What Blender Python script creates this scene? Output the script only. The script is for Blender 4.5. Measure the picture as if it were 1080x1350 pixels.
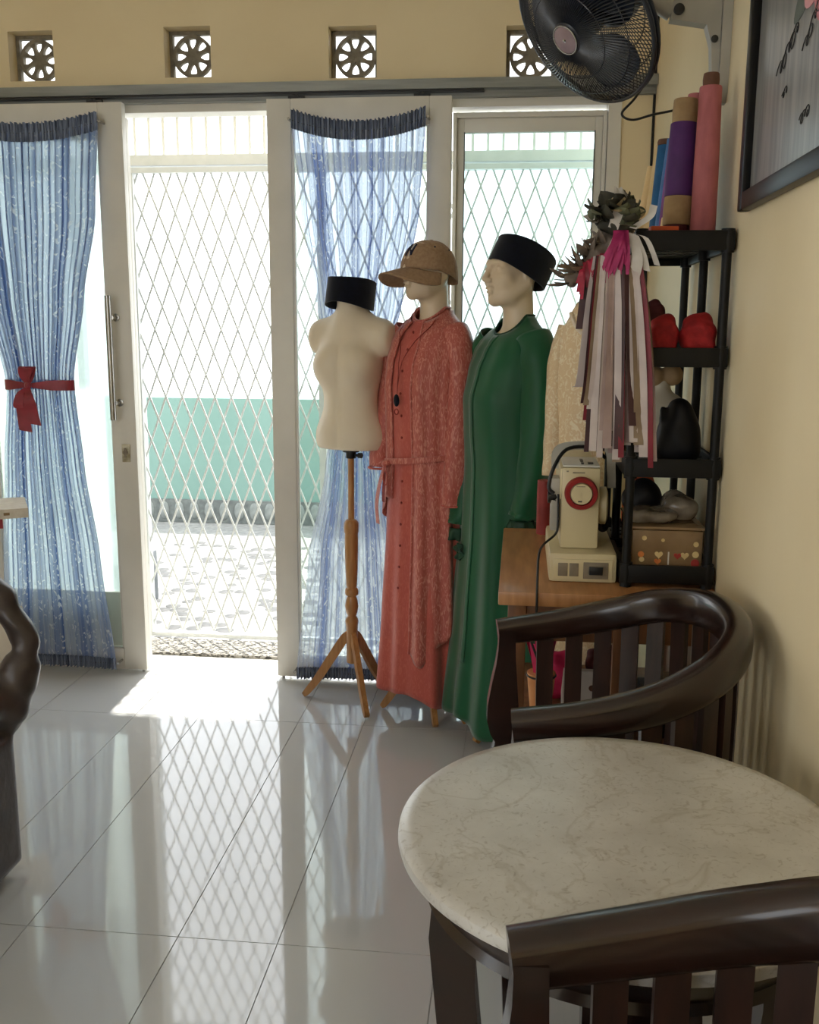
import bpy, bmesh, math, random
import numpy as np
from mathutils import Vector, Matrix, Euler

for _o in list(bpy.data.objects):
    bpy.data.objects.remove(_o)
scene = bpy.context.scene
COL = scene.collection
R = math.radians
PI = math.pi

# ------------------------------------------------------------------ camera
cam_data = bpy.data.cameras.new('camera')
cam_data.sensor_fit = 'VERTICAL'
cam_data.sensor_height = 36.0
cam_data.lens = 1300.0 * 36.0 / 1350.0
cam_data.clip_start = 0.02
cam = bpy.data.objects.new('camera', cam_data)
COL.objects.link(cam)
CAM_R = Vector((0.99403, 0.10898, 0.00533))
_fwd = Vector((math.sin(R(-6.255)) * math.cos(R(10.697)), math.cos(R(-6.255)) * math.cos(R(10.697)), -math.sin(R(10.697))))
_r0 = Vector((math.cos(R(-6.255)), -math.sin(R(-6.255)), 0))
_u0 = _r0.cross(_fwd)
_ro = R(0.311)
_rr = _r0 * math.cos(_ro) + _u0 * math.sin(_ro)
_uu = -_r0 * math.sin(_ro) + _u0 * math.cos(_ro)
cam.matrix_world = Matrix((( _rr.x, _uu.x, -_fwd.x, 0.0),
                           ( _rr.y, _uu.y, -_fwd.y, 0.0),
                           ( _rr.z, _uu.z, -_fwd.z, 1.40),
                           (0, 0, 0, 1)))
scene.camera = cam

# ------------------------------------------------------------------ sky, sun, exposure
world = bpy.data.worlds.new('sky')
scene.world = world
world.use_nodes = True
_bg = world.node_tree.nodes['Background']
_bg.inputs['Color'].default_value = (0.93, 0.97, 1.0, 1)
_bg.inputs['Strength'].default_value = 2.0
_sd = bpy.data.lights.new('sun', 'SUN')
_sd.energy = 5.6
_sd.angle = R(1.2)
_sd.color = (1.0, 0.95, 0.86)
sun = bpy.data.objects.new('sun', _sd)
COL.objects.link(sun)
sun.rotation_euler = Vector((0.02, -math.cos(R(65)), -math.sin(R(65)))).to_track_quat('-Z', 'Y').to_euler()
sun.location = (0, 8, 6)
scene.view_settings.view_transform = 'Standard'
scene.view_settings.look = 'None'
scene.view_settings.exposure = 0.95
scene.view_settings.gamma = 1.0
scene.view_settings.use_curve_mapping = False

# ------------------------------------------------------------------ colour and materials
def lin(v):
    v /= 255.0
    return v / 12.92 if v <= 0.04045 else ((v + 0.055) / 1.055) ** 2.4
def rgb(t):
    return (lin(t[0]), lin(t[1]), lin(t[2]), 1.0)

def nd(nt, kind, **kw):
    n = nt.nodes.new(kind)
    for k, v in kw.items():
        if k in n.inputs:
            n.inputs[k].default_value = v
        else:
            setattr(n, k, v)
    return n

def pm(name, c1, c2=None, scale=8.0, rough=0.5, spec=0.5, metal=0.0, bump=0.0, bscale=None, stretch=None,
       detail=4.0, coat=0.0, sheen=0.0, alpha=1.0, trans=0.0, sub=0.0, lo=0.35, hi=0.65):
    """procedural surface: two colours mixed by noise in object space, with optional fine relief"""
    m = bpy.data.materials.new(name)
    m.use_nodes = True
    nt = m.node_tree
    b = nt.nodes['Principled BSDF']
    b.inputs['Roughness'].default_value = rough
    b.inputs['Specular IOR Level'].default_value = spec
    b.inputs['Metallic'].default_value = metal
    b.inputs['Coat Weight'].default_value = coat
    b.inputs['Coat Roughness'].default_value = 0.12
    b.inputs['Sheen Weight'].default_value = sheen
    b.inputs['Alpha'].default_value = alpha
    b.inputs['Transmission Weight'].default_value = trans
    b.inputs['Subsurface Weight'].default_value = sub
    if c2 is None:
        c2 = tuple(max(0, x * 0.9) for x in c1)
    tc = nd(nt, 'ShaderNodeTexCoord')
    src = tc.outputs['Object']
    if stretch:
        mp = nd(nt, 'ShaderNodeMapping')
        mp.inputs['Scale'].default_value = stretch
        nt.links.new(src, mp.inputs['Vector'])
        src = mp.outputs['Vector']
    no = nd(nt, 'ShaderNodeTexNoise', Scale=scale, Detail=detail)
    nt.links.new(src, no.inputs['Vector'])
    cr = nd(nt, 'ShaderNodeValToRGB')
    cr.color_ramp.elements[0].position = lo
    cr.color_ramp.elements[1].position = hi
    cr.color_ramp.elements[0].color = rgb(c2)
    cr.color_ramp.elements[1].color = rgb(c1)
    nt.links.new(no.outputs['Fac'], cr.inputs['Fac'])
    nt.links.new(cr.outputs['Color'], b.inputs['Base Color'])
    if bump:
        n2 = nd(nt, 'ShaderNodeTexNoise', Scale=bscale or scale * 6, Detail=3.0)
        nt.links.new(src, n2.inputs['Vector'])
        bp = nd(nt, 'ShaderNodeBump', Strength=bump, Distance=0.01)
        nt.links.new(n2.outputs['Fac'], bp.inputs['Height'])
        nt.links.new(bp.outputs['Normal'], b.inputs['Normal'])
    return m

def glass_mat(name, tint, refl=0.08):
    m = bpy.data.materials.new(name)
    m.use_nodes = True
    nt = m.node_tree
    nt.nodes.remove(nt.nodes['Principled BSDF'])
    out = nt.nodes['Material Output']
    tr = nd(nt, 'ShaderNodeBsdfTransparent', Color=rgb(tint))
    gl = nd(nt, 'ShaderNodeBsdfGlossy', Roughness=0.02)
    fr = nd(nt, 'ShaderNodeFresnel', IOR=1.45)
    mx = nd(nt, 'ShaderNodeMixShader')
    nt.links.new(fr.outputs[0], mx.inputs[0])
    nt.links.new(tr.outputs[0], mx.inputs[1])
    nt.links.new(gl.outputs[0], mx.inputs[2])
    nt.links.new(mx.outputs[0], out.inputs['Surface'])
    return m

def frosted_mat(name):
    m = bpy.data.materials.new(name)
    m.use_nodes = True
    nt = m.node_tree
    nt.nodes.remove(nt.nodes['Principled BSDF'])
    tl = nd(nt, 'ShaderNodeBsdfTranslucent', Color=(0.66, 0.71, 0.70, 1))
    tr = nd(nt, 'ShaderNodeBsdfTransparent')
    no = nd(nt, 'ShaderNodeTexNoise', Scale=3.0)
    mr = nd(nt, 'ShaderNodeMapRange')
    mr.inputs['To Min'].default_value = 0.50
    mr.inputs['To Max'].default_value = 0.62
    nt.links.new(no.outputs['Fac'], mr.inputs['Value'])
    mx = nd(nt, 'ShaderNodeMixShader')
    nt.links.new(mr.outputs[0], mx.inputs[0])
    nt.links.new(tr.outputs[0], mx.inputs[1])
    nt.links.new(tl.outputs[0], mx.inputs[2])
    nt.links.new(mx.outputs[0], nt.nodes['Material Output'].inputs['Surface'])
    return m

def curtain_mat(name, dark, light, stripes, thin):
    """sheer blue voile: woven stripes of denser blue thread and small pale embroidered sprigs (uses the cloth's own UV)"""
    m = bpy.data.materials.new(name)
    m.use_nodes = True
    nt = m.node_tree
    L = nt.links.new
    nt.nodes.remove(nt.nodes['Principled BSDF'])
    out = nt.nodes['Material Output']
    uv = nd(nt, 'ShaderNodeUVMap')
    mp = nd(nt, 'ShaderNodeMapping')
    mp.inputs['Scale'].default_value = (stripes, 0.35, 1)
    L(uv.outputs[0], mp.inputs[0])
    n1 = nd(nt, 'ShaderNodeTexNoise', Scale=1.0, Detail=3.0, Roughness=0.65)
    L(mp.outputs[0], n1.inputs['Vector'])
    r1 = nd(nt, 'ShaderNodeMapRange')
    r1.inputs['From Min'].default_value = 0.40
    r1.inputs['From Max'].default_value = 0.60
    mp3 = nd(nt, 'ShaderNodeMapping')
    mp3.inputs['Scale'].default_value = (stripes * 0.22, 0.25, 1)
    L(uv.outputs[0], mp3.inputs[0])
    n3 = nd(nt, 'ShaderNodeTexNoise', Scale=1.0, Detail=1.0)
    L(mp3.outputs[0], n3.inputs['Vector'])
    av = nd(nt, 'ShaderNodeMix', data_type='FLOAT')
    av.inputs[0].default_value = 0.42
    L(n1.outputs['Fac'], av.inputs[2])
    L(n3.outputs['Fac'], av.inputs[3])
    L(av.outputs[0], r1.inputs['Value'])
    # sprigs
    mp2 = nd(nt, 'ShaderNodeMapping')
    mp2.inputs['Scale'].default_value = (55, 60, 1)
    L(uv.outputs[0], mp2.inputs[0])
    n2 = nd(nt, 'ShaderNodeTexNoise', Scale=1.0, Detail=1.0, Distortion=1.6)
    L(mp2.outputs[0], n2.inputs['Vector'])
    r2 = nd(nt, 'ShaderNodeMapRange')
    r2.inputs['From Min'].default_value = 0.60
    r2.inputs['From Max'].default_value = 0.66
    L(n2.outputs['Fac'], r2.inputs['Value'])
    c1 = nd(nt, 'ShaderNodeMix', data_type='RGBA')
    c1.inputs[6].default_value = rgb(light)
    c1.inputs[7].default_value = rgb(dark)
    L(r1.outputs[0], c1.inputs[0])
    c2 = nd(nt, 'ShaderNodeMix', data_type='RGBA')
    c2.inputs[7].default_value = rgb((228, 234, 245))
    L(c1.outputs[2], c2.inputs[6])
    L(r2.outputs[0], c2.inputs[0])
    df = nd(nt, 'ShaderNodeBsdfDiffuse')
    tl = nd(nt, 'ShaderNodeBsdfTranslucent')
    L(c2.outputs[2], df.inputs['Color'])
    L(c2.outputs[2], tl.inputs['Color'])
    m1 = nd(nt, 'ShaderNodeMixShader')
    m1.inputs[0].default_value = 0.5
    L(df.outputs[0], m1.inputs[1])
    L(tl.outputs[0], m1.inputs[2])
    tr = nd(nt, 'ShaderNodeBsdfTransparent')
    tr.inputs['Color'].default_value = rgb((238, 243, 252))
    al = nd(nt, 'ShaderNodeMapRange')
    al.inputs['To Min'].default_value = thin[0]
    al.inputs['To Max'].default_value = thin[1]
    L(r1.outputs[0], al.inputs['Value'])
    mm = nd(nt, 'ShaderNodeMath', operation='MAXIMUM')
    m5 = nd(nt, 'ShaderNodeMath', operation='MULTIPLY')
    m5.inputs[1].default_value = 0.8
    L(r2.outputs[0], m5.inputs[0])
    L(al.outputs[0], mm.inputs[0])
    L(m5.outputs[0], mm.inputs[1])
    m2 = nd(nt, 'ShaderNodeMixShader')
    L(mm.outputs[0], m2.inputs[0])
    L(tr.outputs[0], m2.inputs[1])
    L(m1.outputs[0], m2.inputs[2])
    L(m2.outputs[0], out.inputs['Surface'])
    return m

def jacquard(name, base, light, scale=(90, 90, 26), rough=0.45, amount=0.5):
    """figured cloth: wavy pale threads over a base colour"""
    m = bpy.data.materials.new(name)
    m.use_nodes = True
    nt = m.node_tree
    L = nt.links.new
    b = nt.nodes['Principled BSDF']
    b.inputs['Roughness'].default_value = rough
    b.inputs['Sheen Weight'].default_value = 0.25
    b.inputs['Specular IOR Level'].default_value = 0.3
    tc = nd(nt, 'ShaderNodeTexCoord')
    mp = nd(nt, 'ShaderNodeMapping')
    mp.inputs['Scale'].default_value = scale
    L(tc.outputs['Object'], mp.inputs[0])
    n = nd(nt, 'ShaderNodeTexNoise', Scale=1.0, Detail=2.0, Distortion=2.2)
    L(mp.outputs[0], n.inputs['Vector'])
    cr = nd(nt, 'ShaderNodeValToRGB')
    e = cr.color_ramp.elements
    e[0].position = 0.50
    e[0].color = rgb(base)
    e[1].position = 0.62
    e[1].color = rgb(tuple(base[i] + (light[i] - base[i]) * amount for i in range(3)))
    L(n.outputs['Fac'], cr.inputs[0])
    L(cr.outputs[0], b.inputs['Base Color'])
    bp = nd(nt, 'ShaderNodeBump', Strength=0.15, Distance=0.004)
    L(n.outputs['Fac'], bp.inputs['Height'])
    L(bp.outputs[0], b.inputs['Normal'])
    return m

def marble_mat(name):
    m = bpy.data.materials.new(name)
    m.use_nodes = True
    nt = m.node_tree
    L = nt.links.new
    b = nt.nodes['Principled BSDF']
    b.inputs['Roughness'].default_value = 0.33
    b.inputs['Specular IOR Level'].default_value = 0.6
    b.inputs['Coat Weight'].default_value = 0.4
    b.inputs['Coat Roughness'].default_value = 0.3
    tc = nd(nt, 'ShaderNodeTexCoord')
    n = nd(nt, 'ShaderNodeTexNoise', Scale=9.0, Detail=6.0, Roughness=0.6)
    L(tc.outputs['Object'], n.inputs['Vector'])
    cr = nd(nt, 'ShaderNodeValToRGB')
    cr.color_ramp.elements[0].position = 0.33
    cr.color_ramp.elements[0].color = rgb((188, 184, 177))
    cr.color_ramp.elements[1].position = 0.66
    cr.color_ramp.elements[1].color = rgb((210, 207, 201))
    L(n.outputs['Fac'], cr.inputs[0])
    # short curved fossil flecks
    n2 = nd(nt, 'ShaderNodeTexNoise', Scale=58.0, Detail=2.0, Distortion=2.6)
    L(tc.outputs['Object'], n2.inputs['Vector'])
    r2 = nd(nt, 'ShaderNodeValToRGB')
    e = r2.color_ramp.elements
    e[0].position = 0.30
    e[0].color = (0.76, 0.73, 0.69, 1)
    e[1].position = 0.42
    e[1].color = (1, 1, 1, 1)
    L(n2.outputs['Fac'], r2.inputs[0])
    n3 = nd(nt, 'ShaderNodeTexNoise', Scale=4.5, Detail=5.0, Distortion=1.2)
    L(tc.outputs['Object'], n3.inputs['Vector'])
    r3 = nd(nt, 'ShaderNodeValToRGB')
    e = r3.color_ramp.elements
    e[0].position = 0.485
    e[0].color = (1, 1, 1, 1)
    e[1].position = 0.5
    e[1].color = (0.80, 0.77, 0.72, 1)
    k = r3.color_ramp.elements.new(0.515)
    k.color = (1, 1, 1, 1)
    L(n3.outputs['Fac'], r3.inputs[0])
    x1 = nd(nt, 'ShaderNodeMix', data_type='RGBA', blend_type='MULTIPLY')
    x1.inputs[0].default_value = 1.0
    L(cr.outputs[0], x1.inputs[6])
    L(r2.outputs[0], x1.inputs[7])
    x2 = nd(nt, 'ShaderNodeMix', data_type='RGBA', blend_type='MULTIPLY')
    x2.inputs[0].default_value = 0.8
    L(x1.outputs[2], x2.inputs[6])
    L(r3.outputs[0], x2.inputs[7])
    L(x2.outputs[2], b.inputs['Base Color'])
    return m

M = {}
M['wall'] = pm('painted_wall_cream', (241, 223, 184), (235, 216, 176), scale=2.5, rough=0.62, spec=0.3, bump=0.04, bscale=40)
M['ceiling'] = pm('white_ceiling', (236, 233, 225), (230, 226, 217), scale=3, rough=0.8)
M['tile'] = pm('polished_floor_tile', (204, 205, 205), (198, 200, 201), scale=1.4, rough=0.045, spec=0.75, coat=0.35)
M['grout'] = pm('grey_grout', (172, 172, 170), (158, 158, 156), scale=60, rough=0.8)
M['white_frame'] = pm('white_painted_aluminium', (226, 222, 212), (219, 215, 205), scale=6, rough=0.42)
M['white_gate'] = pm('white_painted_steel', (222, 224, 223), (214, 217, 216), scale=20, rough=0.45)
M['track'] = pm('grey_aluminium_track', (150, 152, 148), (128, 130, 127), scale=14, rough=0.4, metal=0.5, stretch=(0.3, 4, 4))
M['black_metal'] = pm('black_metal', (24, 24, 25), (15, 15, 16), scale=30, rough=0.4)
M['steel'] = pm('brushed_steel', (170, 168, 162), (146, 144, 139), scale=20, rough=0.25, metal=0.9, stretch=(20, 20, 1))
M['brass'] = pm('aged_brass_plate', (196, 188, 165), (150, 138, 108), scale=40, rough=0.4, metal=0.4)
M['glass'] = glass_mat('clear_glass', (240, 246, 244))
M['frosted'] = frosted_mat('frosted_glass')
M['glass_tint'] = glass_mat('slightly_green_glass', (226, 238, 238))
M['concrete'] = pm('grey_concrete', (150, 142, 126), (124, 116, 101), scale=30, rough=0.9, bump=0.25, bscale=120)
M['mint'] = pm('mint_wall_paint', (118, 150, 142), (112, 144, 136), scale=2, rough=0.75)
M['plinth'] = pm('grey_stone_plinth', (112, 118, 116), (90, 96, 95), scale=26, rough=0.8, bump=0.2)
M['plinth_pale'] = pm('pale_stone_boss', (138, 144, 141), (116, 122, 120), scale=22, rough=0.8)
M['yard'] = pm('pale_mortar', (150, 150, 147), (136, 137, 135), scale=18, rough=0.9, bump=0.2)
M['stone_a'] = pm('pale_river_stone', (150, 150, 148), (132, 132, 131), scale=20, rough=0.7)
M['stone_b'] = pm('mid_grey_river_stone', (84, 85, 86), (68, 70, 72), scale=20, rough=0.7)
M['stone_c'] = pm('warm_white_river_stone', (178, 176, 172), (164, 162, 157), scale=20, rough=0.7)
M['mat'] = pm('speckled_woven_mat', (164, 160, 152), (70, 68, 65), scale=130, rough=0.95, bump=0.6, bscale=130, detail=2, lo=0.44, hi=0.54, stretch=(0.6, 1, 1))
M['step'] = pm('white_step_tile', (232, 230, 224), (224, 222, 216), scale=5, rough=0.4)
M['curtain_l'] = curtain_mat('blue_voile_left', (104, 130, 190), (214, 226, 248), 34, (0.62, 0.97))
M['curtain_m'] = curtain_mat('blue_voile_middle', (112, 136, 206), (236, 240, 252), 38, (0.60, 0.95))
M['curtain_h'] = pm('gathered_blue_voile', (140, 150, 172), (84, 94, 118), scale=40, rough=0.9, stretch=(4, 1, 0.4))
M['ribbon_red'] = pm('crimson_satin_ribbon', (150, 30, 52), (122, 20, 40), scale=16, rough=0.4, sheen=0.3)
M['dummy'] = pm('cream_fibreglass', (234, 220, 196), (226, 210, 184), scale=5, rough=0.42, spec=0.4)
M['skin'] = pm('pale_mannequin_fibreglass', (226, 206, 178), (219, 197, 167), scale=6, rough=0.36, spec=0.4)
M['velvet'] = pm('black_velvet', (11, 15, 30), (6, 9, 20), scale=60, rough=0.9, sheen=0.2, spec=0.15)
M['beech'] = pm('varnished_beech', (190, 140, 86), (168, 118, 68), scale=14, rough=0.35, stretch=(6, 6, 0.6), coat=0.2)
M['cap'] = pm('tan_cotton_twill', (168, 138, 108), (152, 122, 94), scale=90, rough=0.85, bump=0.1)
M['cap_dark'] = pm('navy_thread', (36, 38, 62), (26, 28, 48), scale=90, rough=0.8)
M['cap_pale'] = pm('white_thread', (220, 214, 206), (200, 194, 186), scale=90, rough=0.8)
M['coral'] = jacquard('coral_jacquard_cloth', (184, 94, 82), (240, 188, 170), amount=0.45)
M['coral_in'] = jacquard('coral_satin_lining', (190, 90, 78), (222, 140, 122), amount=0.25)
M['coral_dark'] = pm('deep_coral_cloth', (150, 52, 46), (128, 40, 36), scale=20, rough=0.6)
M['green'] = pm('emerald_satin_cloth', (18, 90, 56), (13, 76, 46), scale=5, rough=0.46, spec=0.3, sheen=0.3, stretch=(2, 2, 0.5))
M['green_dark'] = pm('deep_green_edge', (12, 66, 40), (9, 52, 32), scale=20, rough=0.6)
M['lace'] = jacquard('cream_gold_lace', (232, 204, 162), (250, 236, 208), scale=(60, 60, 44), amount=0.8)
M['lace_pale'] = pm('pale_lace_edge', (240, 226, 206), (226, 206, 180), scale=50, rough=0.8)
M['darkwood'] = pm('dark_stained_mahogany', (44, 25, 19), (27, 15, 11), scale=7, rough=0.27, spec=0.5, stretch=(1.2, 8, 8), coat=0.35)
M['darkwood2'] = pm('dark_stained_mahogany_slat', (52, 31, 24), (34, 20, 15), scale=7, rough=0.36, spec=0.45, stretch=(8, 8, 1.2), coat=0.15)
M['marble'] = marble_mat('fossil_marble')
M['marble_edge'] = pm('honed_marble_edge', (176, 164, 142), (154, 142, 122), scale=30, rough=0.5)
M['oak'] = pm('honey_oak', (182, 130, 82), (158, 108, 64), scale=6, rough=0.4, stretch=(9, 1, 1), coat=0.15)
M['oak_dark'] = pm('brown_desk_wood', (132, 88, 54), (108, 70, 42), scale=6, rough=0.5, stretch=(6, 6, 1))
M['plastic_black'] = pm('black_plastic', (17, 16, 15), (10, 10, 9), scale=24, rough=0.5, spec=0.3)
M['machine'] = pm('cream_enamel', (214, 200, 160), (205, 190, 150), scale=5, rough=0.35)
M['machine_top'] = pm('pale_enamel', (226, 224, 216), (216, 213, 204), scale=5, rough=0.35)
M['grey_plate'] = pm('grey_plate', (138, 126, 106), (118, 107, 90), scale=30, rough=0.5)
M['dial_red'] = pm('red_dial_ring', (150, 30, 28), (132, 24, 22), scale=30, rough=0.5, spec=0.3)
M['pink'] = pm('dusty_pink_cloth', (180, 104, 106), (164, 92, 94), scale=18, rough=0.75, stretch=(3, 3, 1))
M['purple'] = pm('violet_cloth', (80, 34, 100), (66, 26, 86), scale=18, rough=0.7)
M['mauve'] = pm('mauve_cloth', (128, 58, 130), (108, 46, 112), scale=18, rough=0.7)
M['blue'] = pm('teal_blue_cloth', (22, 92, 140), (16, 76, 120), scale=18, rough=0.7)
M['ltblue'] = pm('steel_blue_cloth', (80, 120, 176), (64, 102, 156), scale=18, rough=0.7)
M['cream_roll'] = pm('cream_cloth', (226, 196, 146), (214, 182, 130), scale=18, rough=0.75)
M['card'] = pm('brown_cardboard', (164, 136, 98), (146, 118, 82), scale=30, rough=0.85)
M['card_dark'] = pm('dark_cardboard_core', (112, 76, 58), (92, 62, 46), scale=30, rough=0.85)
M['maroon'] = pm('maroon_cloth', (84, 16, 26), (66, 10, 18), scale=16, rough=0.7)
M['red'] = pm('red_knitted_yarn', (176, 30, 34), (146, 20, 26), scale=50, rough=0.75, bump=0.15)
M['orange'] = pm('orange_card', (222, 96, 44), (200, 80, 34), scale=20, rough=0.6)
M['navy_bag'] = pm('black_navy_vinyl', (12, 13, 22), (7, 8, 14), scale=14, rough=0.5, spec=0.3)
M['white_plastic'] = pm('white_plastic', (216, 210, 196), (202, 195, 180), scale=9, rough=0.4)
M['tan'] = pm('tan_canvas', (180, 152, 116), (158, 130, 96), scale=30, rough=0.8)
M['clear_box'] = pm('smoky_clear_plastic', (150, 122, 88), (132, 104, 72), scale=12, rough=0.22, alpha=0.88)
M['plastic_bag'] = pm('smoky_polythene', (150, 138, 122), (104, 94, 82), scale=16, rough=0.14, spec=0.7, bump=0.7, bscale=26, alpha=0.82)
M['print_orange'] = pm('orange_print', (220, 130, 60), (200, 104, 44), scale=40, rough=0.5)
M['print_cream'] = pm('cream_print', (222, 196, 140), (204, 176, 118), scale=40, rough=0.5)
M['print_red'] = pm('red_print', (176, 54, 44), (150, 40, 34), scale=40, rough=0.5)
M['fan_dark'] = pm('charcoal_fan_wire', (38, 42, 52), (26, 29, 37), scale=20, rough=0.32, spec=0.6)
M['fan_blade'] = pm('smoky_blue_blade', (40, 46, 60), (30, 34, 46), scale=6, rough=0.25)
M['fan_badge'] = pm('silver_mauve_badge', (150, 128, 132), (120, 98, 104), scale=12, rough=0.3, metal=0.3)
M['fan_grey'] = pm('grey_fan_plastic', (178, 174, 163), (162, 158, 147), scale=8, rough=0.4)
M['frame_black'] = pm('black_lacquer_frame', (15, 13, 12), (9, 8, 8), scale=8, rough=0.35, spec=0.2)
M['picture'] = pm('laminated_grey_print', (150, 148, 144), (112, 112, 112), scale=6, rough=0.28, spec=0.6, stretch=(1, 9, 0.7))
M['petal_print'] = pm('pink_petal_print', (206, 132, 140), (176, 104, 112), scale=20, rough=0.6)
M['petal_print_pale'] = pm('pale_pink_petal_print', (222, 160, 162), (200, 130, 136), scale=20, rough=0.6)
M['leaf_print'] = pm('grey_green_leaf_print', (92, 98, 88), (72, 78, 70), scale=20, rough=0.6)
M['ink'] = pm('black_ink', (38, 36, 38), (28, 27, 28), scale=30, rough=0.6)
M['leather'] = pm('dark_brown_leather', (76, 66, 64), (56, 48, 46), scale=10, rough=0.33, spec=0.5, bump=0.12, bscale=30)
M['cream_cloth'] = pm('cream_cushion_cloth', (228, 216, 196), (216, 203, 182), scale=12, rough=0.8)
M['paper'] = pm('white_book_paper', (236, 228, 214), (224, 214, 198), scale=40, rough=0.7)
M['book_red'] = pm('red_book_cloth', (176, 60, 66), (154, 48, 54), scale=30, rough=0.6)
M['book_yellow'] = pm('pale_yellow_paper', (228, 220, 150), (212, 204, 132), scale=20, rough=0.7)
M['leaf_green'] = pm('olive_fabric_leaf', (104, 106, 80), (66, 70, 50), scale=40, rough=0.7)
M['leaf_dark'] = pm('dark_fabric_leaf', (60, 58, 46), (38, 37, 30), scale=40, rough=0.7)
M['leaf_gold'] = pm('golden_fabric_leaf', (186, 168, 128), (150, 130, 92), scale=40, rough=0.6)
M['leaf_brown'] = pm('taupe_dried_leaf', (132, 118, 106), (100, 88, 78), scale=40, rough=0.75)
M['petal_white'] = pm('ivory_ribbon_loop', (214, 208, 200), (192, 186, 180), scale=24, rough=0.6)
M['magenta'] = pm('magenta_tulle', (190, 50, 112), (160, 34, 92), scale=24, rough=0.6, alpha=0.86)
M['crimson'] = pm('crimson_tulle', (180, 36, 66), (150, 26, 52), scale=24, rough=0.6)
M['rib_mauve'] = pm('mauve_grey_ribbon', (180, 158, 154), (160, 138, 136), scale=14, rough=0.5)
M['rib_pale'] = pm('pale_lilac_ribbon', (204, 192, 188), (186, 172, 170), scale=14, rough=0.5)
M['rib_olive'] = pm('olive_taupe_ribbon', (146, 126, 104), (126, 106, 86), scale=14, rough=0.5)
M['rib_crimson'] = pm('dark_crimson_ribbon', (132, 24, 44), (108, 16, 34), scale=14, rough=0.5)
M['rib_brown'] = pm('plum_brown_ribbon', (74, 40, 42), (56, 28, 32), scale=14, rough=0.5)
M['grey_block'] = pm('weathered_grey_render', (112, 116, 120), (96, 100, 104), scale=8, rough=0.85)
M['cable'] = pm('black_rubber', (20, 20, 20), (12, 12, 12), scale=30, rough=0.5)
M['grey_band'] = pm('grey_rubber_tape', (96, 96, 96), (80, 80, 80), scale=30, rough=0.6)
M['bag_white'] = pm('white_paper_bag', (214, 206, 196), (196, 187, 176), scale=12, rough=0.7)
M['peach'] = pm('peach_wrapping_paper', (226, 160, 104), (206, 138, 84), scale=12, rough=0.65)
M['hot_pink'] = pm('hot_pink_tissue', (208, 36, 92), (180, 24, 74), scale=24, rough=0.65)

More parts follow.
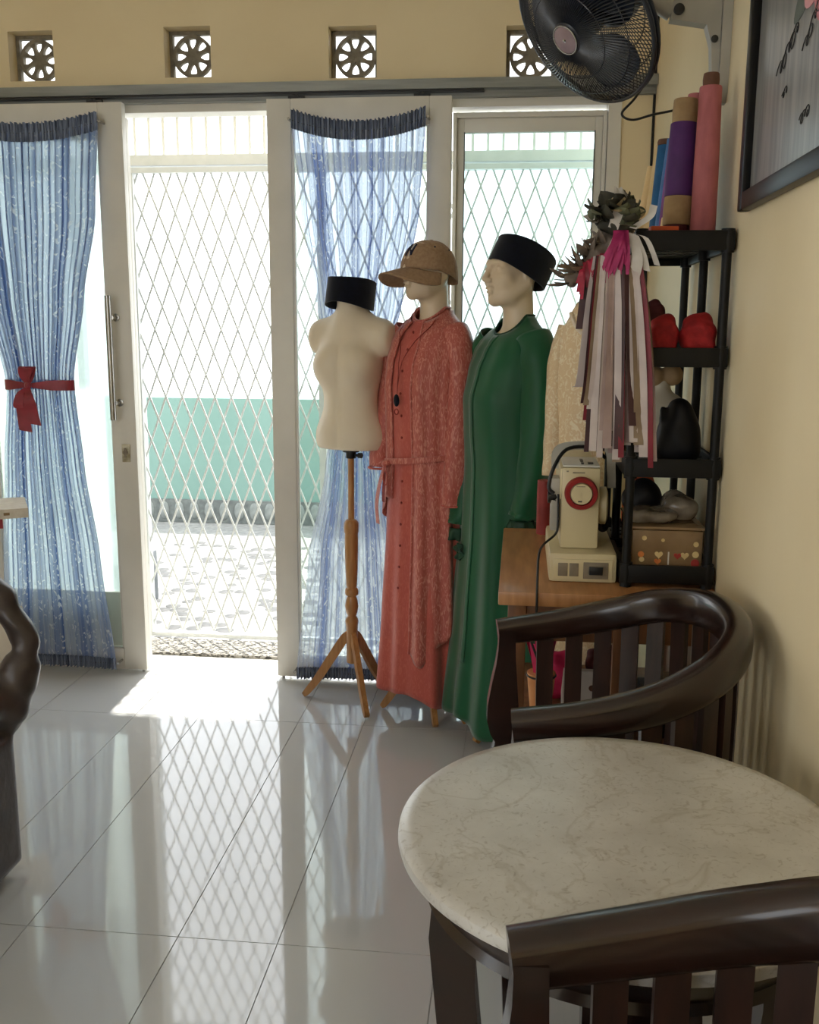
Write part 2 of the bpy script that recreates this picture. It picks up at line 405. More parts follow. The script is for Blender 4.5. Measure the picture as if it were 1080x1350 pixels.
# ------------------------------------------------------------------ geometry helpers
class G:
    """collects vertices and faces; build() links them as one mesh object"""
    def __init__(s):
        s.v = []; s.f = []; s.uv = None
    def add(s, V, F):
        n = len(s.v)
        s.v.extend([tuple(map(float, p)) for p in V])
        s.f.extend([tuple(i + n for i in f) for f in F])
        return s
    def box(s, c, d, rot=None, bev=0.0):
        if bev:
            bm = bmesh.new()
            bmesh.ops.create_cube(bm, size=1.0)
            bmesh.ops.scale(bm, vec=d, verts=bm.verts)
            bmesh.ops.bevel(bm, geom=list(bm.edges), offset=bev, segments=2, profile=0.6, affect='EDGES')
            bm.verts.index_update()
            V = [v.co.copy() for v in bm.verts]
            F = [[v.index for v in f.verts] for f in bm.faces]
            bm.free()
        else:
            x, y, z = d[0] / 2, d[1] / 2, d[2] / 2
            V = [Vector(p) for p in ((-x, -y, -z), (x, -y, -z), (x, y, -z), (-x, y, -z), (-x, -y, z), (x, -y, z), (x, y, z), (-x, y, z))]
            F = [(0, 3, 2, 1), (4, 5, 6, 7), (0, 1, 5, 4), (1, 2, 6, 5), (2, 3, 7, 6), (3, 0, 4, 7)]
        if rot:
            m = Euler(rot).to_matrix()
            V = [m @ v for v in V]
        return s.add([v + Vector(c) for v in V], F)
    def b2(s, x0, x1, y0, y1, z0, z1, bev=0.0):
        return s.box(((x0 + x1) / 2, (y0 + y1) / 2, (z0 + z1) / 2), (abs(x1 - x0), abs(y1 - y0), abs(z1 - z0)), bev=bev)
    def rings(s, rows, closed=True, caps=True):
        n = len(rows[0]); V = [p for r in rows for p in r]; F = []
        for i in range(len(rows) - 1):
            for j in range(n if closed else n - 1):
                a = i * n + j; b = i * n + (j + 1) % n
                F.append((a, b, b + n, a + n))
        if caps and closed:
            F.append(tuple(reversed(range(n))))
            F.append(tuple((len(rows) - 1) * n + j for j in range(n)))
        return s.add(V, F)
    def lathe(s, prof, c=(0, 0, 0), n=20, axis='z', caps=True, sx=1.0, sy=1.0):
        rows = []
        for r, z in prof:
            row = []
            for k in range(n):
                a = 2 * PI * k / n
                p = (r * sx * math.cos(a), r * sy * math.sin(a), z)
                if axis == 'x': p = (p[2], p[0], p[1])
                if axis == 'y': p = (p[1], p[2], p[0])
                row.append((p[0] + c[0], p[1] + c[1], p[2] + c[2]))
            rows.append(row)
        return s.rings(rows, caps=caps)
    def sweep(s, path, prof, up=(0, 0, 1), caps=True):
        """prof: function(i, t) -> list of (side, up) offsets"""
        P = [Vector(p) for p in path]; rows = []; up = Vector(up); N = len(P)
        for i in range(N):
            t = (P[min(i + 1, N - 1)] - P[max(i - 1, 0)]).normalized()
            side = t.cross(up)
            if side.length < 1e-4: side = t.cross(Vector((1, 0, 0)))
            side.normalize(); u = side.cross(t).normalized()
            rows.append([P[i] + side * a + u * b for a, b in prof(i, i / (N - 1))])
        return s.rings(rows, caps=caps)
    def tube(s, path, r, n=8, caps=True, up=(0, 0, 1)):
        rf = r if callable(r) else (lambda t: r)
        return s.sweep(path, lambda i, t: [(rf(t) * math.cos(2 * PI * k / n), rf(t) * math.sin(2 * PI * k / n)) for k in range(n)], up=up, caps=caps)
    def ball(s, c, r, n=14, m=10):
        r = r if isinstance(r, (tuple, list)) else (r, r, r)
        rows = []
        for i in range(m + 1):
            t = max(0.02, min(PI - 0.02, PI * i / m)); 
            rows.append([(c[0] + r[0] * math.sin(t) * math.cos(2 * PI * k / n), c[1] + r[1] * math.sin(t) * math.sin(2 * PI * k / n), c[2] - r[2] * math.cos(t)) for k in range(n)])
        return s.rings(rows)
    def torus(s, c, R0, r, axis='z', n=28, m=8):
        V = []; F = []
        for i in range(n):
            a = 2 * PI * i / n
            for j in range(m):
                b = 2 * PI * j / m
                p = ((R0 + r * math.cos(b)) * math.cos(a), (R0 + r * math.cos(b)) * math.sin(a), r * math.sin(b))
                if axis == 'x': p = (p[2], p[0], p[1])
                if axis == 'y': p = (p[1], p[2], p[0])
                V.append((p[0] + c[0], p[1] + c[1], p[2] + c[2]))
                F.append((i * m + j, ((i + 1) % n) * m + j, ((i + 1) % n) * m + (j + 1) % m, i * m + (j + 1) % m))
        return s.add(V, F)
    def grid(s, fn, nu, nv, thick=0.0):
        """open sheet; fn(u, v) -> point"""
        V = []; F = []; U = []
        for j in range(nv + 1):
            for i in range(nu + 1):
                V.append(fn(i / nu, j / nv)); U.append((i / nu, j / nv))
        for j in range(nv):
            for i in range(nu):
                a = j * (nu + 1) + i
                F.append((a, a + 1, a + nu + 2, a + nu + 1))
        if s.uv is None: s.uv = []
        s.uv.extend(U)
        return s.add(V, F)
    def prism(s, pts, y0, y1, plane='xz'):
        """polygon extruded along the third axis"""
        n = len(pts)
        def P(a, b, d):
            return {'xz': (a, d, b), 'xy': (a, b, d), 'yz': (d, a, b)}[plane]
        V = [P(a, b, y0) for a, b in pts] + [P(a, b, y1) for a, b in pts]
        F = [tuple(range(n)), tuple(reversed(range(n, 2 * n)))] + [(i, i + n, (i + 1) % n + n, (i + 1) % n) for i in range(n)]
        return s.add(V, F)
    def mesh(s, name, smooth=35):
        me = bpy.data.meshes.new(name)
        me.from_pydata(s.v, [], s.f)
        bm = bmesh.new(); bm.from_mesh(me)
        bmesh.ops.recalc_face_normals(bm, faces=bm.faces)
        bm.to_mesh(me); bm.free()
        if s.uv is not None and len(s.uv) == len(s.v):
            l = me.uv_layers.new(name='UVMap')
            for lp in me.loops:
                l.data[lp.index].uv = s.uv[lp.vertex_index]
        if smooth:
            me.polygons.foreach_set('use_smooth', [True] * len(me.polygons))
            me.set_sharp_from_angle(angle=R(smooth))
        me.update()
        return me
    def build(s, name, mat, parent=None, loc=(0, 0, 0), rot=(0, 0, 0), smooth=35, label=None):
        me = s.mesh(name, smooth)
        me.materials.append(M[mat] if isinstance(mat, str) else mat)
        o = bpy.data.objects.new(name, me)
        COL.objects.link(o)
        o.location = loc; o.rotation_euler = rot
        if parent: o.parent = parent
        if label: o['label'] = label
        return o

def thing(name, label, cat, loc=(0, 0, 0), rz=0.0, group=None):
    o = bpy.data.objects.new(name, None)
    COL.objects.link(o)
    o.empty_display_size = 0.05
    o.location = loc; o.rotation_euler = (0, 0, rz)
    o['label'] = label; o['category'] = cat
    if group: o['group'] = group
    return o
def tag(o, label, cat, group=None):
    o['label'] = label; o['category'] = cat
    if group: o['group'] = group
    return o
def struct(o):
    o['kind'] = 'structure'
    return o
def instance(name, me, parent=None, loc=(0, 0, 0), rot=(0, 0, 0), scale=None):
    o = bpy.data.objects.new(name, me)
    COL.objects.link(o)
    o.location = loc; o.rotation_euler = rot
    if scale: o.scale = scale
    if parent: o.parent = parent
    return o
def mesh_of(g, name, mat, smooth=35):
    me = g.mesh(name, smooth); me.materials.append(M[mat]); return me

def lerp_tab(tab, z):
    """piecewise linear table [(z, a, b, ..)] with smooth steps; z descending or ascending"""
    tab = sorted(tab)
    if z <= tab[0][0]: return tab[0][1:]
    if z >= tab[-1][0]: return tab[-1][1:]
    for p, q in zip(tab, tab[1:]):
        if p[0] <= z <= q[0]:
            t = (z - p[0]) / (q[0] - p[0])
            t = 0.5 * t + 0.5 * t * t * (3 - 2 * t)
            return tuple(a + (b - a) * t for a, b in zip(p[1:], q[1:]))

def spline(pts, n):
    """Catmull-Rom through pts"""
    P = [Vector(p) for p in pts]; P = [2 * P[0] - P[1]] + P + [2 * P[-1] - P[-2]]
    out = []; segs = len(P) - 3
    for k in range(n):
        t = k / (n - 1) * segs; i = min(int(t), segs - 1); t -= i
        a, b, c, d = P[i:i + 4]
        out.append(0.5 * ((2 * b) + (c - a) * t + (2 * a - 5 * b + 4 * c - d) * t * t + (3 * b - a - 3 * c + d) * t ** 3))
    return out

# ---- signed-distance modelling for the continuous bodies
def sd_ell(p, c, r):
    q = p - np.array(c); r = np.array(r)
    k0 = np.linalg.norm(q / r, axis=1); k1 = np.linalg.norm(q / (r * r), axis=1) + 1e-9
    return k0 * (k0 - 1.0) / k1
def sd_cap(p, a, b, ra, rb=None):
    rb = ra if rb is None else rb
    a = np.array(a, float); b = np.array(b, float); ab = b - a
    t = np.clip(((p - a) @ ab) / (ab @ ab), 0, 1)
    return np.linalg.norm(p - a - t[:, None] * ab, axis=1) - (ra + (rb - ra) * t)
def smin(a, b, k):
    h = np.clip(0.5 + 0.5 * (b - a) / k, 0, 1)
    return b + (a - b) * h - k * h * (1 - h)
def smax(a, b, k):
    return -smin(-a, -b, k)
def surface(fn, lo, hi, h):
    """naive surface nets -> G"""
    ax = [np.arange(lo[i], hi[i] + h, h) for i in range(3)]
    nx, ny, nz = map(len, ax)
    P = np.stack(np.meshgrid(*ax, indexing='ij'), -1).reshape(-1, 3)
    D = fn(P).reshape(nx, ny, nz)
    S = D < 0
    acc = np.zeros((nx - 1, ny - 1, nz - 1, 3)); cnt = np.zeros((nx - 1, ny - 1, nz - 1))
    cs = [(i, j, k) for i in (0, 1) for j in (0, 1) for k in (0, 1)]
    def sub(A, c): return A[c[0]:nx - 1 + c[0], c[1]:ny - 1 + c[1], c[2]:nz - 1 + c[2]]
    for c in cs:
        for a in range(3):
            if c[a] == 0:
                d = list(c); d[a] = 1
                A, B = sub(D, c), sub(D, d)
                x = (A < 0) != (B < 0)
                t = np.where(x, A / np.where(x, A - B, 1), 0)
                for q in range(3):
                    acc[..., q] += np.where(x, c[q] + (t if q == a else 0), 0)
                cnt += x
    act = cnt > 0
    idx = -np.ones(act.shape, int); idx[act] = np.arange(act.sum())
    ijk = np.argwhere(act)
    V = np.array(lo) + (ijk + acc[act] / cnt[act][:, None]) * h
    F = []
    for a in range(3):
        b, c = (a + 1) % 3, (a + 2) % 3
        sl0 = [slice(None)] * 3; sl1 = [slice(None)] * 3
        sl0[a] = slice(0, -1); sl1[a] = slice(1, None)
        x = S[tuple(sl0)] != S[tuple(sl1)]
        e = np.argwhere(x)
        e = e[(e[:, b] > 0) & (e[:, c] > 0) & (e[:, b] < act.shape[b]) & (e[:, c] < act.shape[c])]
        flip = S[tuple(sl0)][tuple(e.T)]
        q = []
        for db, dc in ((0, 0), (-1, 0), (-1, -1), (0, -1)):
            k = e.copy(); k[:, b] += db; k[:, c] += dc
            q.append(idx[tuple(k.T)])
        Q = np.stack(q, 1)
        Q[~flip] = Q[~flip][:, ::-1]
        F.append(Q[(Q >= 0).all(1)])
    g = G()
    g.v = [tuple(p) for p in V.tolist()]
    g.f = [tuple(f) for f in np.concatenate(F).tolist()]
    return g

rng = random.Random(7)
# ================================================================== SETTING
WX = 0.455          # right wall face
WY = 3.77           # back wall face (room side)
WYO = 3.875          # back wall outer face

def walled(name, mat, xs, zs, holes, y0, y1, swap=False):
    """wall as boxes around rectangular holes; xs/zs are the outer limits"""
    X = sorted(set(list(xs) + [h[i] for h in holes for i in (0, 1)]))
    Z = sorted(set(list(zs) + [h[i] for h in holes for i in (2, 3)]))
    g = G()
    for a, b in zip(X, X[1:]):
        for c, d in zip(Z, Z[1:]):
            mx, mz = (a + b) / 2, (c + d) / 2
            if any(h[0] < mx < h[1] and h[2] < mz < h[3] for h in holes): continue
            if swap: g.b2(y0, y1, a, b, c, d)
            else: g.b2(a, b, y0, y1, c, d)
    bm = bmesh.new()
    me = g.mesh('t', 0); bm.from_mesh(me)
    bmesh.ops.remove_doubles(bm, verts=bm.verts, dist=1e-5)
    seen = {}
    for f in bm.faces:
        k = frozenset(v.index for v in f.verts); seen.setdefault(k, []).append(f)
    bmesh.ops.delete(bm, geom=[f for v in seen.values() if len(v) > 1 for f in v], context='FACES')
    m2 = bpy.data.meshes.new(name); bm.to_mesh(m2); bm.free()
    m2.materials.append(M[mat])
    o = bpy.data.objects.new(name, m2); COL.objects.link(o)
    return struct(o)

VENTS = [(-1.850, 2.386), (-1.246, 2.387), (-0.630, 2.373), (0.012, 2.360)]
VH = 0.088
wall_back = walled('wall_back', 'wall', (-3.0, WX), (0, 2.75),
                   [(-2.75, 0.335, -0.001, 2.225)] + [(x - VH, x + VH, z - VH, z + VH) for x, z in VENTS], WY, WYO)
struct(G().b2(WX, WX + 0.15, -2.6, WYO, 0, 2.75).build('wall_right', 'wall', smooth=0))
walled('wall_left', 'wall', (-2.6, WYO), (0, 2.75), [(-1.7, 0.5, 0.9, 2.15)], -3.15, -3.0, swap=True)  # unseen opening added to brighten the right wall and table
walled('wall_front', 'wall', (-3.15, WX + 0.15), (0, 2.75), [(-2.6, -0.9, 0.8, 2.2)], -2.75, -2.6)
struct(G().b2(-3.15, WX + 0.15, -2.75, WYO, 2.75, 2.87).build('ceiling', 'ceiling', smooth=0))

# floor: grout bed with single polished tiles
floor = struct(G().b2(-3.15, WX + 0.15, -2.75, WYO, -0.12, -0.0025).build('floor', 'grout', smooth=0))
gx = sorted([-1.124 + 0.604 * k for k in range(-4, 3)] + [-0.756 + 0.604 * k for k in range(-4, 3)])
gx = [-3.0] + [x for x in gx if -2.98 < x < 0.44] + [WX]
gy = [-2.6, -1.825, -0.55, 0.725, 2.0, 3.273, WY]
for y0, y1 in zip(gy, gy[1:]):
    for x0, x1 in zip(gx, gx[1:]):
        t = G().b2(x0 + 0.0012, x1 - 0.0012, y0 + 0.0012, y1 - 0.0012, -0.012, 0.0).build('floor_tile', 'tile', floor, smooth=0)
sill = struct(G().b2(-2.75, 0.335, WY + 0.001, 4.16, -0.06, -0.001).build('trim_1', 'step', smooth=0))

# ventilation blocks: pierced concrete rosettes set in the wall
ORD = ['ventilation block above the left curtain, partly cut by the picture edge',
       'pierced concrete ventilation block above the open doorway',
       'pierced concrete ventilation block above the middle blue curtain',
       'pierced concrete ventilation block beside the wall fan, above the fixed window']
def vent(i, x, z):
    t = thing('ventilation_block', ORD[i] if i else 'pierced concrete ' + ORD[0], 'vent', (x, WY + 0.06, z - VH), group='ventilation blocks over the doors')
    s = VH - 0.0005; c = VH
    g = G()
    w = 0.013
    for a in (-1, 1):
        g.b2(a * s, a * (s - w), 0, 0.024, 0, 2 * s)
        g.b2(-s + w, s - w, 0, 0.024, c + a * s, c + a * (s - w))
    g.build('frame', 'concrete', t)
    g = G()
    n = 40
    rows = []
    for rr, y in ((0.075, 0), (0.063, 0), (0.063, 0.024), (0.075, 0.024)):
        rows.append([(rr * math.cos(2 * PI * k / n), y, c + rr * math.sin(2 * PI * k / n)) for k in range(n)])
    rows.append(rows[0])
    g.rings(rows, caps=False)
    g.build('ring', 'concrete', t, smooth=30)
    g = G()
    for k in range(8):
        a = 2 * PI * (k + 0.5) / 8
        pts = [(0.0, 0.0)]
        prof = [(0.008, 0.008), (0.022, 0.0105), (0.034, 0.0065), (0.048, 0.0060), (0.066, 0.0125)]
        poly = [(r, w_) for r, w_ in prof] + [(r, -w_) for r, w_ in reversed(prof)]
        g.prism([(r * math.cos(a) - q * math.sin(a), c + r * math.sin(a) + q * math.cos(a)) for r, q in poly], 0.002, 0.022)
    g.lathe([(0.020, 0.001), (0.020, 0.023)], c=(0, 0, c), n=16, axis='y')
    g.lathe([(0.004, -0.001), (0.004, 0.003)], c=(0, 0, c), n=8, axis='y')
    g.build('rosette', 'concrete', t, smooth=30)
for i, (x, z) in enumerate(VENTS): vent(i, x, z)

# sliding track and head frame
tr = struct(G().b2(-2.9, WX - 0.002, 3.705, WY - 0.0005, 2.228, 2.262).b2(-2.9, WX - 0.002, 3.745, WY - 0.0005, 2.206, 2.229).build('trim_2', 'track', smooth=0))
G().b2(-2.9, -0.15, 3.712, 3.7445, 2.2205, 2.2275).build('slot', 'black_metal', tr, smooth=0)
struct(G().b2(-2.749, 0.334, WY + 0.002, WYO - 0.01, 2.178, 2.2245).build('trim_3', 'white_frame', smooth=0))
struct(G().b2(0.292, 0.338, WY - 0.012, WYO - 0.01, 0.0, 2.205).build('trim_4', 'white_frame', smooth=0))

# fixed window on the right
win = bpy.data.objects.new('window_1', None); COL.objects.link(win); struct(win); win.location = (0, 0, 0)
wx0, wx1, wz1 = -0.262, 0.290, 2.160
def frame_set(parent, x0, x1, y0, y1, z0, z1, w, wt, wb, mat, bev=0.002):
    G().b2(x0, x0 + w, y0, y1, z0, z1, bev=bev).build('stile', mat, parent)
    G().b2(x1 - w, x1, y0, y1, z0, z1, bev=bev).build('stile', mat, parent)
    G().b2(x0 + w, x1 - w, y0, y1, z1 - wt, z1, bev=bev).build('top_rail', mat, parent)
    G().b2(x0 + w, x1 - w, y0, y1, z0, z0 + wb, bev=bev).build('bottom_rail', mat, parent)
frame_set(win, wx0, wx1, 3.775, 3.84, 0.0, wz1, 0.014, 0.018, 0.05, 'white_frame')
frame_set(win, wx0 + 0.0145, wx1 - 0.0145, 3.79, 3.825, 0.051, wz1 - 0.0185, 0.026, 0.048, 0.07, 'white_frame')
G().b2(wx0 + 0.041, wx1 - 0.041, 3.806, 3.811, 0.122, wz1 - 0.067).build('pane', 'glass_tint', win, smooth=0)
G().b2(wx0 + 0.0395, wx0 + 0.0435, 3.786, 3.7898, 0.12, wz1 - 0.066).build('gasket', 'grey_band', win, smooth=0)
G().b2(wx1 - 0.0435, wx1 - 0.0395, 3.786, 3.7898, 0.12, wz1 - 0.066).build('gasket', 'grey_band', win, smooth=0)

# sliding doors
def slide_door(n, x0, x1, gl, gr):
    d = bpy.data.objects.new('door_%d' % n, None); COL.objects.link(d); struct(d)
    d.location = ((x0 + x1) / 2, 3.715, 0)
    ox = -(x0 + x1) / 2
    y0, y1 = -0.017, 0.020
    z0, z1 = 0.012, 2.203
    G().b2(x0 + ox, gl + ox, y0, y1, z0, z1, bev=0.003).build('stile', 'white_frame', d)
    G().b2(gr + ox, x1 + ox, y0, y1, z0, z1, bev=0.003).build('stile', 'white_frame', d)
    G().b2(gl + ox, gr + ox, y0, y1, 2.105, z1, bev=0.003).build('top_rail', 'white_frame', d)
    G().b2(gl + ox, gr + ox, y0, y1, z0, 0.100, bev=0.003).build('bottom_rail', 'white_frame', d)
    for a, b in ((gl, gl + 0.009), (gr - 0.009, gr)):
        G().b2(a + ox, b + ox, -0.010, 0.012, 0.1, 2.105).build('bead', 'white_frame', d, smooth=0)
    G().b2(gl + 0.009 + ox, gr - 0.009 + ox, 0.000, 0.004, 0.1, 2.105).build('pane', 'glass', d, smooth=0)
    for q in (0.16, 0.84):
        xx = x0 + (x1 - x0) * q + ox
        G().b2(xx - 0.03, xx + 0.03, -0.004, 0.010, 2.204, 2.214).b2(xx - 0.006, xx + 0.006, -0.002, 0.006, 2.213, 2.2195).build('roller', 'black_metal', d, smooth=0)
    for q in (0.03, 0.97):
        xx = x0 + (x1 - x0) * q + ox
        G().lathe([(0.006, 0.0005), (0.006, 0.0125)], c=(xx, 0, 0), n=10).build('guide_pin', 'steel', d)
    return d, ox
door_l, ox = slide_door(1, -2.160, -1.480, -2.066, -1.573)
h = G().tube([(-1.552 + ox, -0.058, 1.036), (-1.552 + ox, -0.058, 1.506)], 0.0115, n=14, up=(0, 1, 0))
ho = h.build('handle', 'steel', door_l)
for z in (1.10, 1.425):
    G().lathe([(0.008, -0.058), (0.008, -0.022), (0.015, -0.021), (0.015, -0.017)], c=(-1.540 + ox, 0, z), n=14, axis='y').build('handle_post', 'steel', ho)
lk = G().b2(-1.540 + ox, -1.507 + ox, -0.0225, -0.0165, 0.868, 0.938, bev=0.002).build('lock_plate', 'brass', door_l)
G().lathe([(0.010, -0.030), (0.011, -0.022)], c=(-1.524 + ox, 0, 0.907), n=14, axis='y').b2(-1.5275 + ox, -1.5205 + ox, -0.0325, -0.028, 0.887, 0.925).build('keyhole', 'grey_plate', lk)
door_f = bpy.data.objects.new('door_3', None); COL.objects.link(door_f); struct(door_f); door_f.location = (-1.86, 3.80, 0)
frame_set(door_f, -0.36, 0.36, -0.014, 0.014, 0.012, 2.165, 0.070, 0.075, 0.30, 'white_frame')
G().b2(-0.29, 0.29, -0.002, 0.002, 0.312, 2.09).build('frosted_pane', 'frosted', door_f, smooth=0)
door_m, oxm = slide_door(2, -0.935, -0.262, -0.846, -0.342)

# ---------------------------------------------------------------- outside: gate, yard, boundary wall
gate = thing('folding_gate', 'white expanding diamond lattice gate with barred fanlight across the doorway', 'gate', (0, 4.19, 0))
gx0, gx1 = -2.70, 0.34
gl0 = -1.645
def rail(a, b, c, d, n='gate_rail', y0=-0.02, y1=0.03): return G().b2(a, b, y0, y1, c, d).build(n, 'white_gate', gate, smooth=0)
rail(gx0, gx1, 2.252, 2.30)
rail(gx0, gx1, 2.052, 2.094)
rail(gx0, gx1, 2.022, 2.044, y0=-0.026, y1=0.02)
rail(gx0, gx1, 0.0, 0.018, 'bottom_guide', -0.012, 0.012)
for x in (-2.70, -2.45, -2.2, -1.92, -1.665, -0.85, 0.31):
    rail(x, x + 0.03, 0.018, 2.022, 'gate_post')
bar = mesh_of(G().b2(-0.0055, 0.0055, 0.0, 0.012, 2.0945, 2.2515), 'bar', 'white_gate', 0)
k = 0
while gx0 + 0.03 + 0.0615 * k < gx1 - 0.01:
    instance('bar', bar, gate, (gx0 + 0.03 + 0.0615 * k, 0, 0)); k += 1
zl0, zl1, px, pz = 0.03, 2.03, 0.0735, 0.193
run = (zl1 - zl0) / pz * px
for sgn in (1, -1):
    k = -int(run / px) - 1
    while gl0 + k * px < gx1 + run:
        xa = gl0 + k * px; k += 1
        xb = xa + sgn * run
        za, zb = zl0, zl1
        # clip to the gate width
        def cut(x, xa=xa, xb=xb): return zl0 + (x - xa) / (xb - xa) * (zl1 - zl0)
        lo_, hi_ = sorted((cut(gl0 + 0.005), cut(gx1 - 0.005)))
        a_, b_ = max(zl0, lo_), min(zl1, hi_)
        if b_ - a_ < 0.02: continue
        XA = xa + (a_ - zl0) / (zl1 - zl0) * (xb - xa); XB = xa + (b_ - zl0) / (zl1 - zl0) * (xb - xa)
        y0 = 0.002 if sgn > 0 else -0.004
        hw = 0.0042
        g = G().add([(XA - hw, y0, a_), (XA + hw, y0, a_), (XB + hw, y0, b_), (XB - hw, y0, b_),
                     (XA - hw, y0 + 0.004, a_), (XA + hw, y0 + 0.004, a_), (XB + hw, y0 + 0.004, b_), (XB - hw, y0 + 0.004, b_)],
                    [(0, 1, 2, 3), (7, 6, 5, 4), (0, 4, 5, 1), (1, 5, 6, 2), (2, 6, 7, 3), (3, 7, 4, 0)])
        g.build('lattice_strip', 'white_gate', gate, smooth=0)

doormat = tag(G().b2(-1.86, -0.78, 3.925, 4.125, -0.0005, 0.012, bev=0.004).build('doormat', 'mat', smooth=30),
              'speckled grey and white doormat lying on the threshold of the open doorway', 'doormat')

yard = struct(G().b2(-6.0, 4.0, 4.161, 7.4, -0.16, -0.022).build('ground_yard', 'yard', smooth=0))
sg = G(); sg.ball((0, 0, 0), (0.037, 0.037, 0.005), n=12, m=4)
sm = [mesh_of(sg, 'paving_stone', m) for m in ('stone_a', 'stone_b', 'stone_c')]
spots = []
yy = 4.225; row = 0
while yy < 6.82:
    xx = -3.2 + (0.045 if row % 2 else 0)
    while xx < 0.6:
        spots.append((xx + rng.uniform(-0.012, 0.012), yy + rng.uniform(-0.010, 0.010))); xx += 0.084
    yy += 0.073; row += 1
def vis(p):
    X, Y = p
    q = X / Y
    return (-0.392 < q < -0.245) or (-0.232 < q < -0.20)
near = sorted([p for p in spots if vis(p)], key=lambda p: p[1])[:300]
ns = set(near)
for p in near:
    k = rng.choices((0, 1, 2), (4, 4, 4))[0]
    s = rng.uniform(0.8, 1.15)
    instance('paving_stone', sm[k], yard, (p[0], p[1], -0.021), (0, 0, rng.uniform(0, 3)), (s * rng.uniform(0.9, 1.25), s, 1))
rest = G()
for p in spots:
    if p in ns: continue
    s = rng.uniform(0.8, 1.15)
    rest.ball((p[0], p[1], -0.021), (0.037 * s, 0.037 * s, 0.005), n=8, m=4)
ro = rest.build('paving_stones', 'stone_a', yard); ro['kind'] = 'stuff'

struct(G().b2(-6.0, 4.0, WYO, 5.0, 3.84, 3.96).build('sun_blocker', 'ceiling', smooth=0))  # unseen slab added above the gate to keep sun out of the fanlight
bw = struct(G().b2(-6.0, 4.0, 6.87, 7.02, -0.02, 0.884).build('wall_yard', 'mint', smooth=0))
pl = G().b2(-6.0, 4.0, 6.845, 6.871, -0.02, 0.148).build('plinth', 'plinth', bw, smooth=0)
bo = mesh_of(G().ball((0, 0, 0), (0.036, 0.016, 0.066), n=12, m=8), 'stone_boss', 'plinth_pale')
for k in range(32):
    instance('stone_boss', bo, bw, (-3.0 + 0.112 * k, 6.844, 0.07))
tag(G().b2(-2.75, -1.86, 4.5, 4.86, -0.022, 0.245, bev=0.012).build('block_seat', 'grey_block'),
    'low grey masonry block outside the glass behind the left curtain', 'block')

# ---------------------------------------------------------------- curtains
def curtain(label, y, tab, z1, z0, amp, kf, mat, seed, sag, rx):
    r_ = random.Random(seed)
    ph = [r_.uniform(0, 6.28) for _ in range(8)]
    t = thing('curtain', label, 'curtain', ((rx[0] + rx[1]) / 2, y, 0), group='blue voile curtains tied on the sliding doors')
    ox_ = -(rx[0] + rx[1]) / 2
    def fold(u, v):
        return (math.sin(2 * PI * kf * u + ph[0] + 0.7 * math.sin(9 * u + ph[1])) * 0.62 +
                math.sin(2 * PI * kf * 2.3 * u + ph[2] + 1.3 * v) * 0.30 + math.sin(2 * PI * kf * 0.45 * u + ph[3]) * 0.35)
    def top(u): return z1 - sag * (1 - (2 * u - 1) ** 2)
    def body(u, v):
        z = z0 + 0.02 + (top(u) - 0.03 - z0) * (1 - v)
        L_, R_ = lerp_tab(tab, z)
        dens = (R_ - L_) / (rx[1] - rx[0])
        w = u + 0.011 * math.sin(2 * PI * kf * u + ph[4])
        pinch = max(0.0, 1 - abs(z - 1.17) / 0.9)
        bow = -0.020 * math.sin(PI * u) * pinch
        return (ox_ + L_ + (R_ - L_) * w, bow - 0.004 - amp * (0.6 + 0.7 / max(dens, 0.4) * 0.5) * fold(u, v) * (0.7 + 0.3 * math.cos(3 * v)), z)
    g = G(); g.grid(body, 260, 64)
    g.build('cloth', mat, t, smooth=180)
    def ruffle(zc, hgt, sagf, seed2, name, up):
        def fn(u, v):
            L_, R_ = lerp_tab(tab, zc)
            f = math.sin(2 * PI * 46 * u + ph[5] + seed2) + 0.6 * math.sin(2 * PI * 71 * u + ph[6])
            zz = zc - sagf * (1 - (2 * u - 1) ** 2) + (v - 0.5) * hgt + 0.0035 * math.sin(2 * PI * 33 * u + ph[7]) * (v if up else 1 - v)
            return (ox_ + L_ + (R_ - L_) * u, -0.010 + 0.0062 * f * (0.5 + abs(v - 0.45)), zz)
        q = G(); q.grid(fn, 420, 6)
        q.build(name, 'curtain_h', t, smooth=180)
    ruffle(z1 - 0.010, 0.066, sag, 0.0, 'gathered_heading', True)
    ruffle(z0 + 0.016, 0.046, -0.006, 2.0, 'gathered_hem', False)
    for zc, sg_, nm in ((z1 - 0.012, sag, 'heading_wire'), (z0 + 0.018, 0.0, 'hem_wire')):
        L_, R_ = lerp_tab(tab, zc)
        path = [(ox_ + L_ - 0.008 + (R_ - L_ + 0.016) * k / 16, -0.006, zc - sg_ * (1 - (k / 8 - 1) ** 2)) for k in range(17)]
        wi = G().tube(path, 0.0022, n=6).build(nm, 'steel', t)
        for X in (path[0][0], path[-1][0]):
            G().lathe([(0.005, -0.012), (0.005, 0.036)], c=(X, 0, zc), n=8, axis='y').build('hook', 'steel', wi)
    return t, ox_
cl, oxl = curtain('blue voile curtain on the left sliding door, tied with a large red bow', 3.661,
    [(2.14, -2.110, -1.556), (1.80, -2.095, -1.583), (1.50, -2.045, -1.645), (1.19, -1.975, -1.705), (1.14, -1.975, -1.703), (0.85, -2.005, -1.680), (0.5, -2.035, -1.635), (0.03, -2.070, -1.590)],
    2.140, 0.034, 0.011, 21, 'curtain_l', 3, 0.038, (-2.09, -1.56))
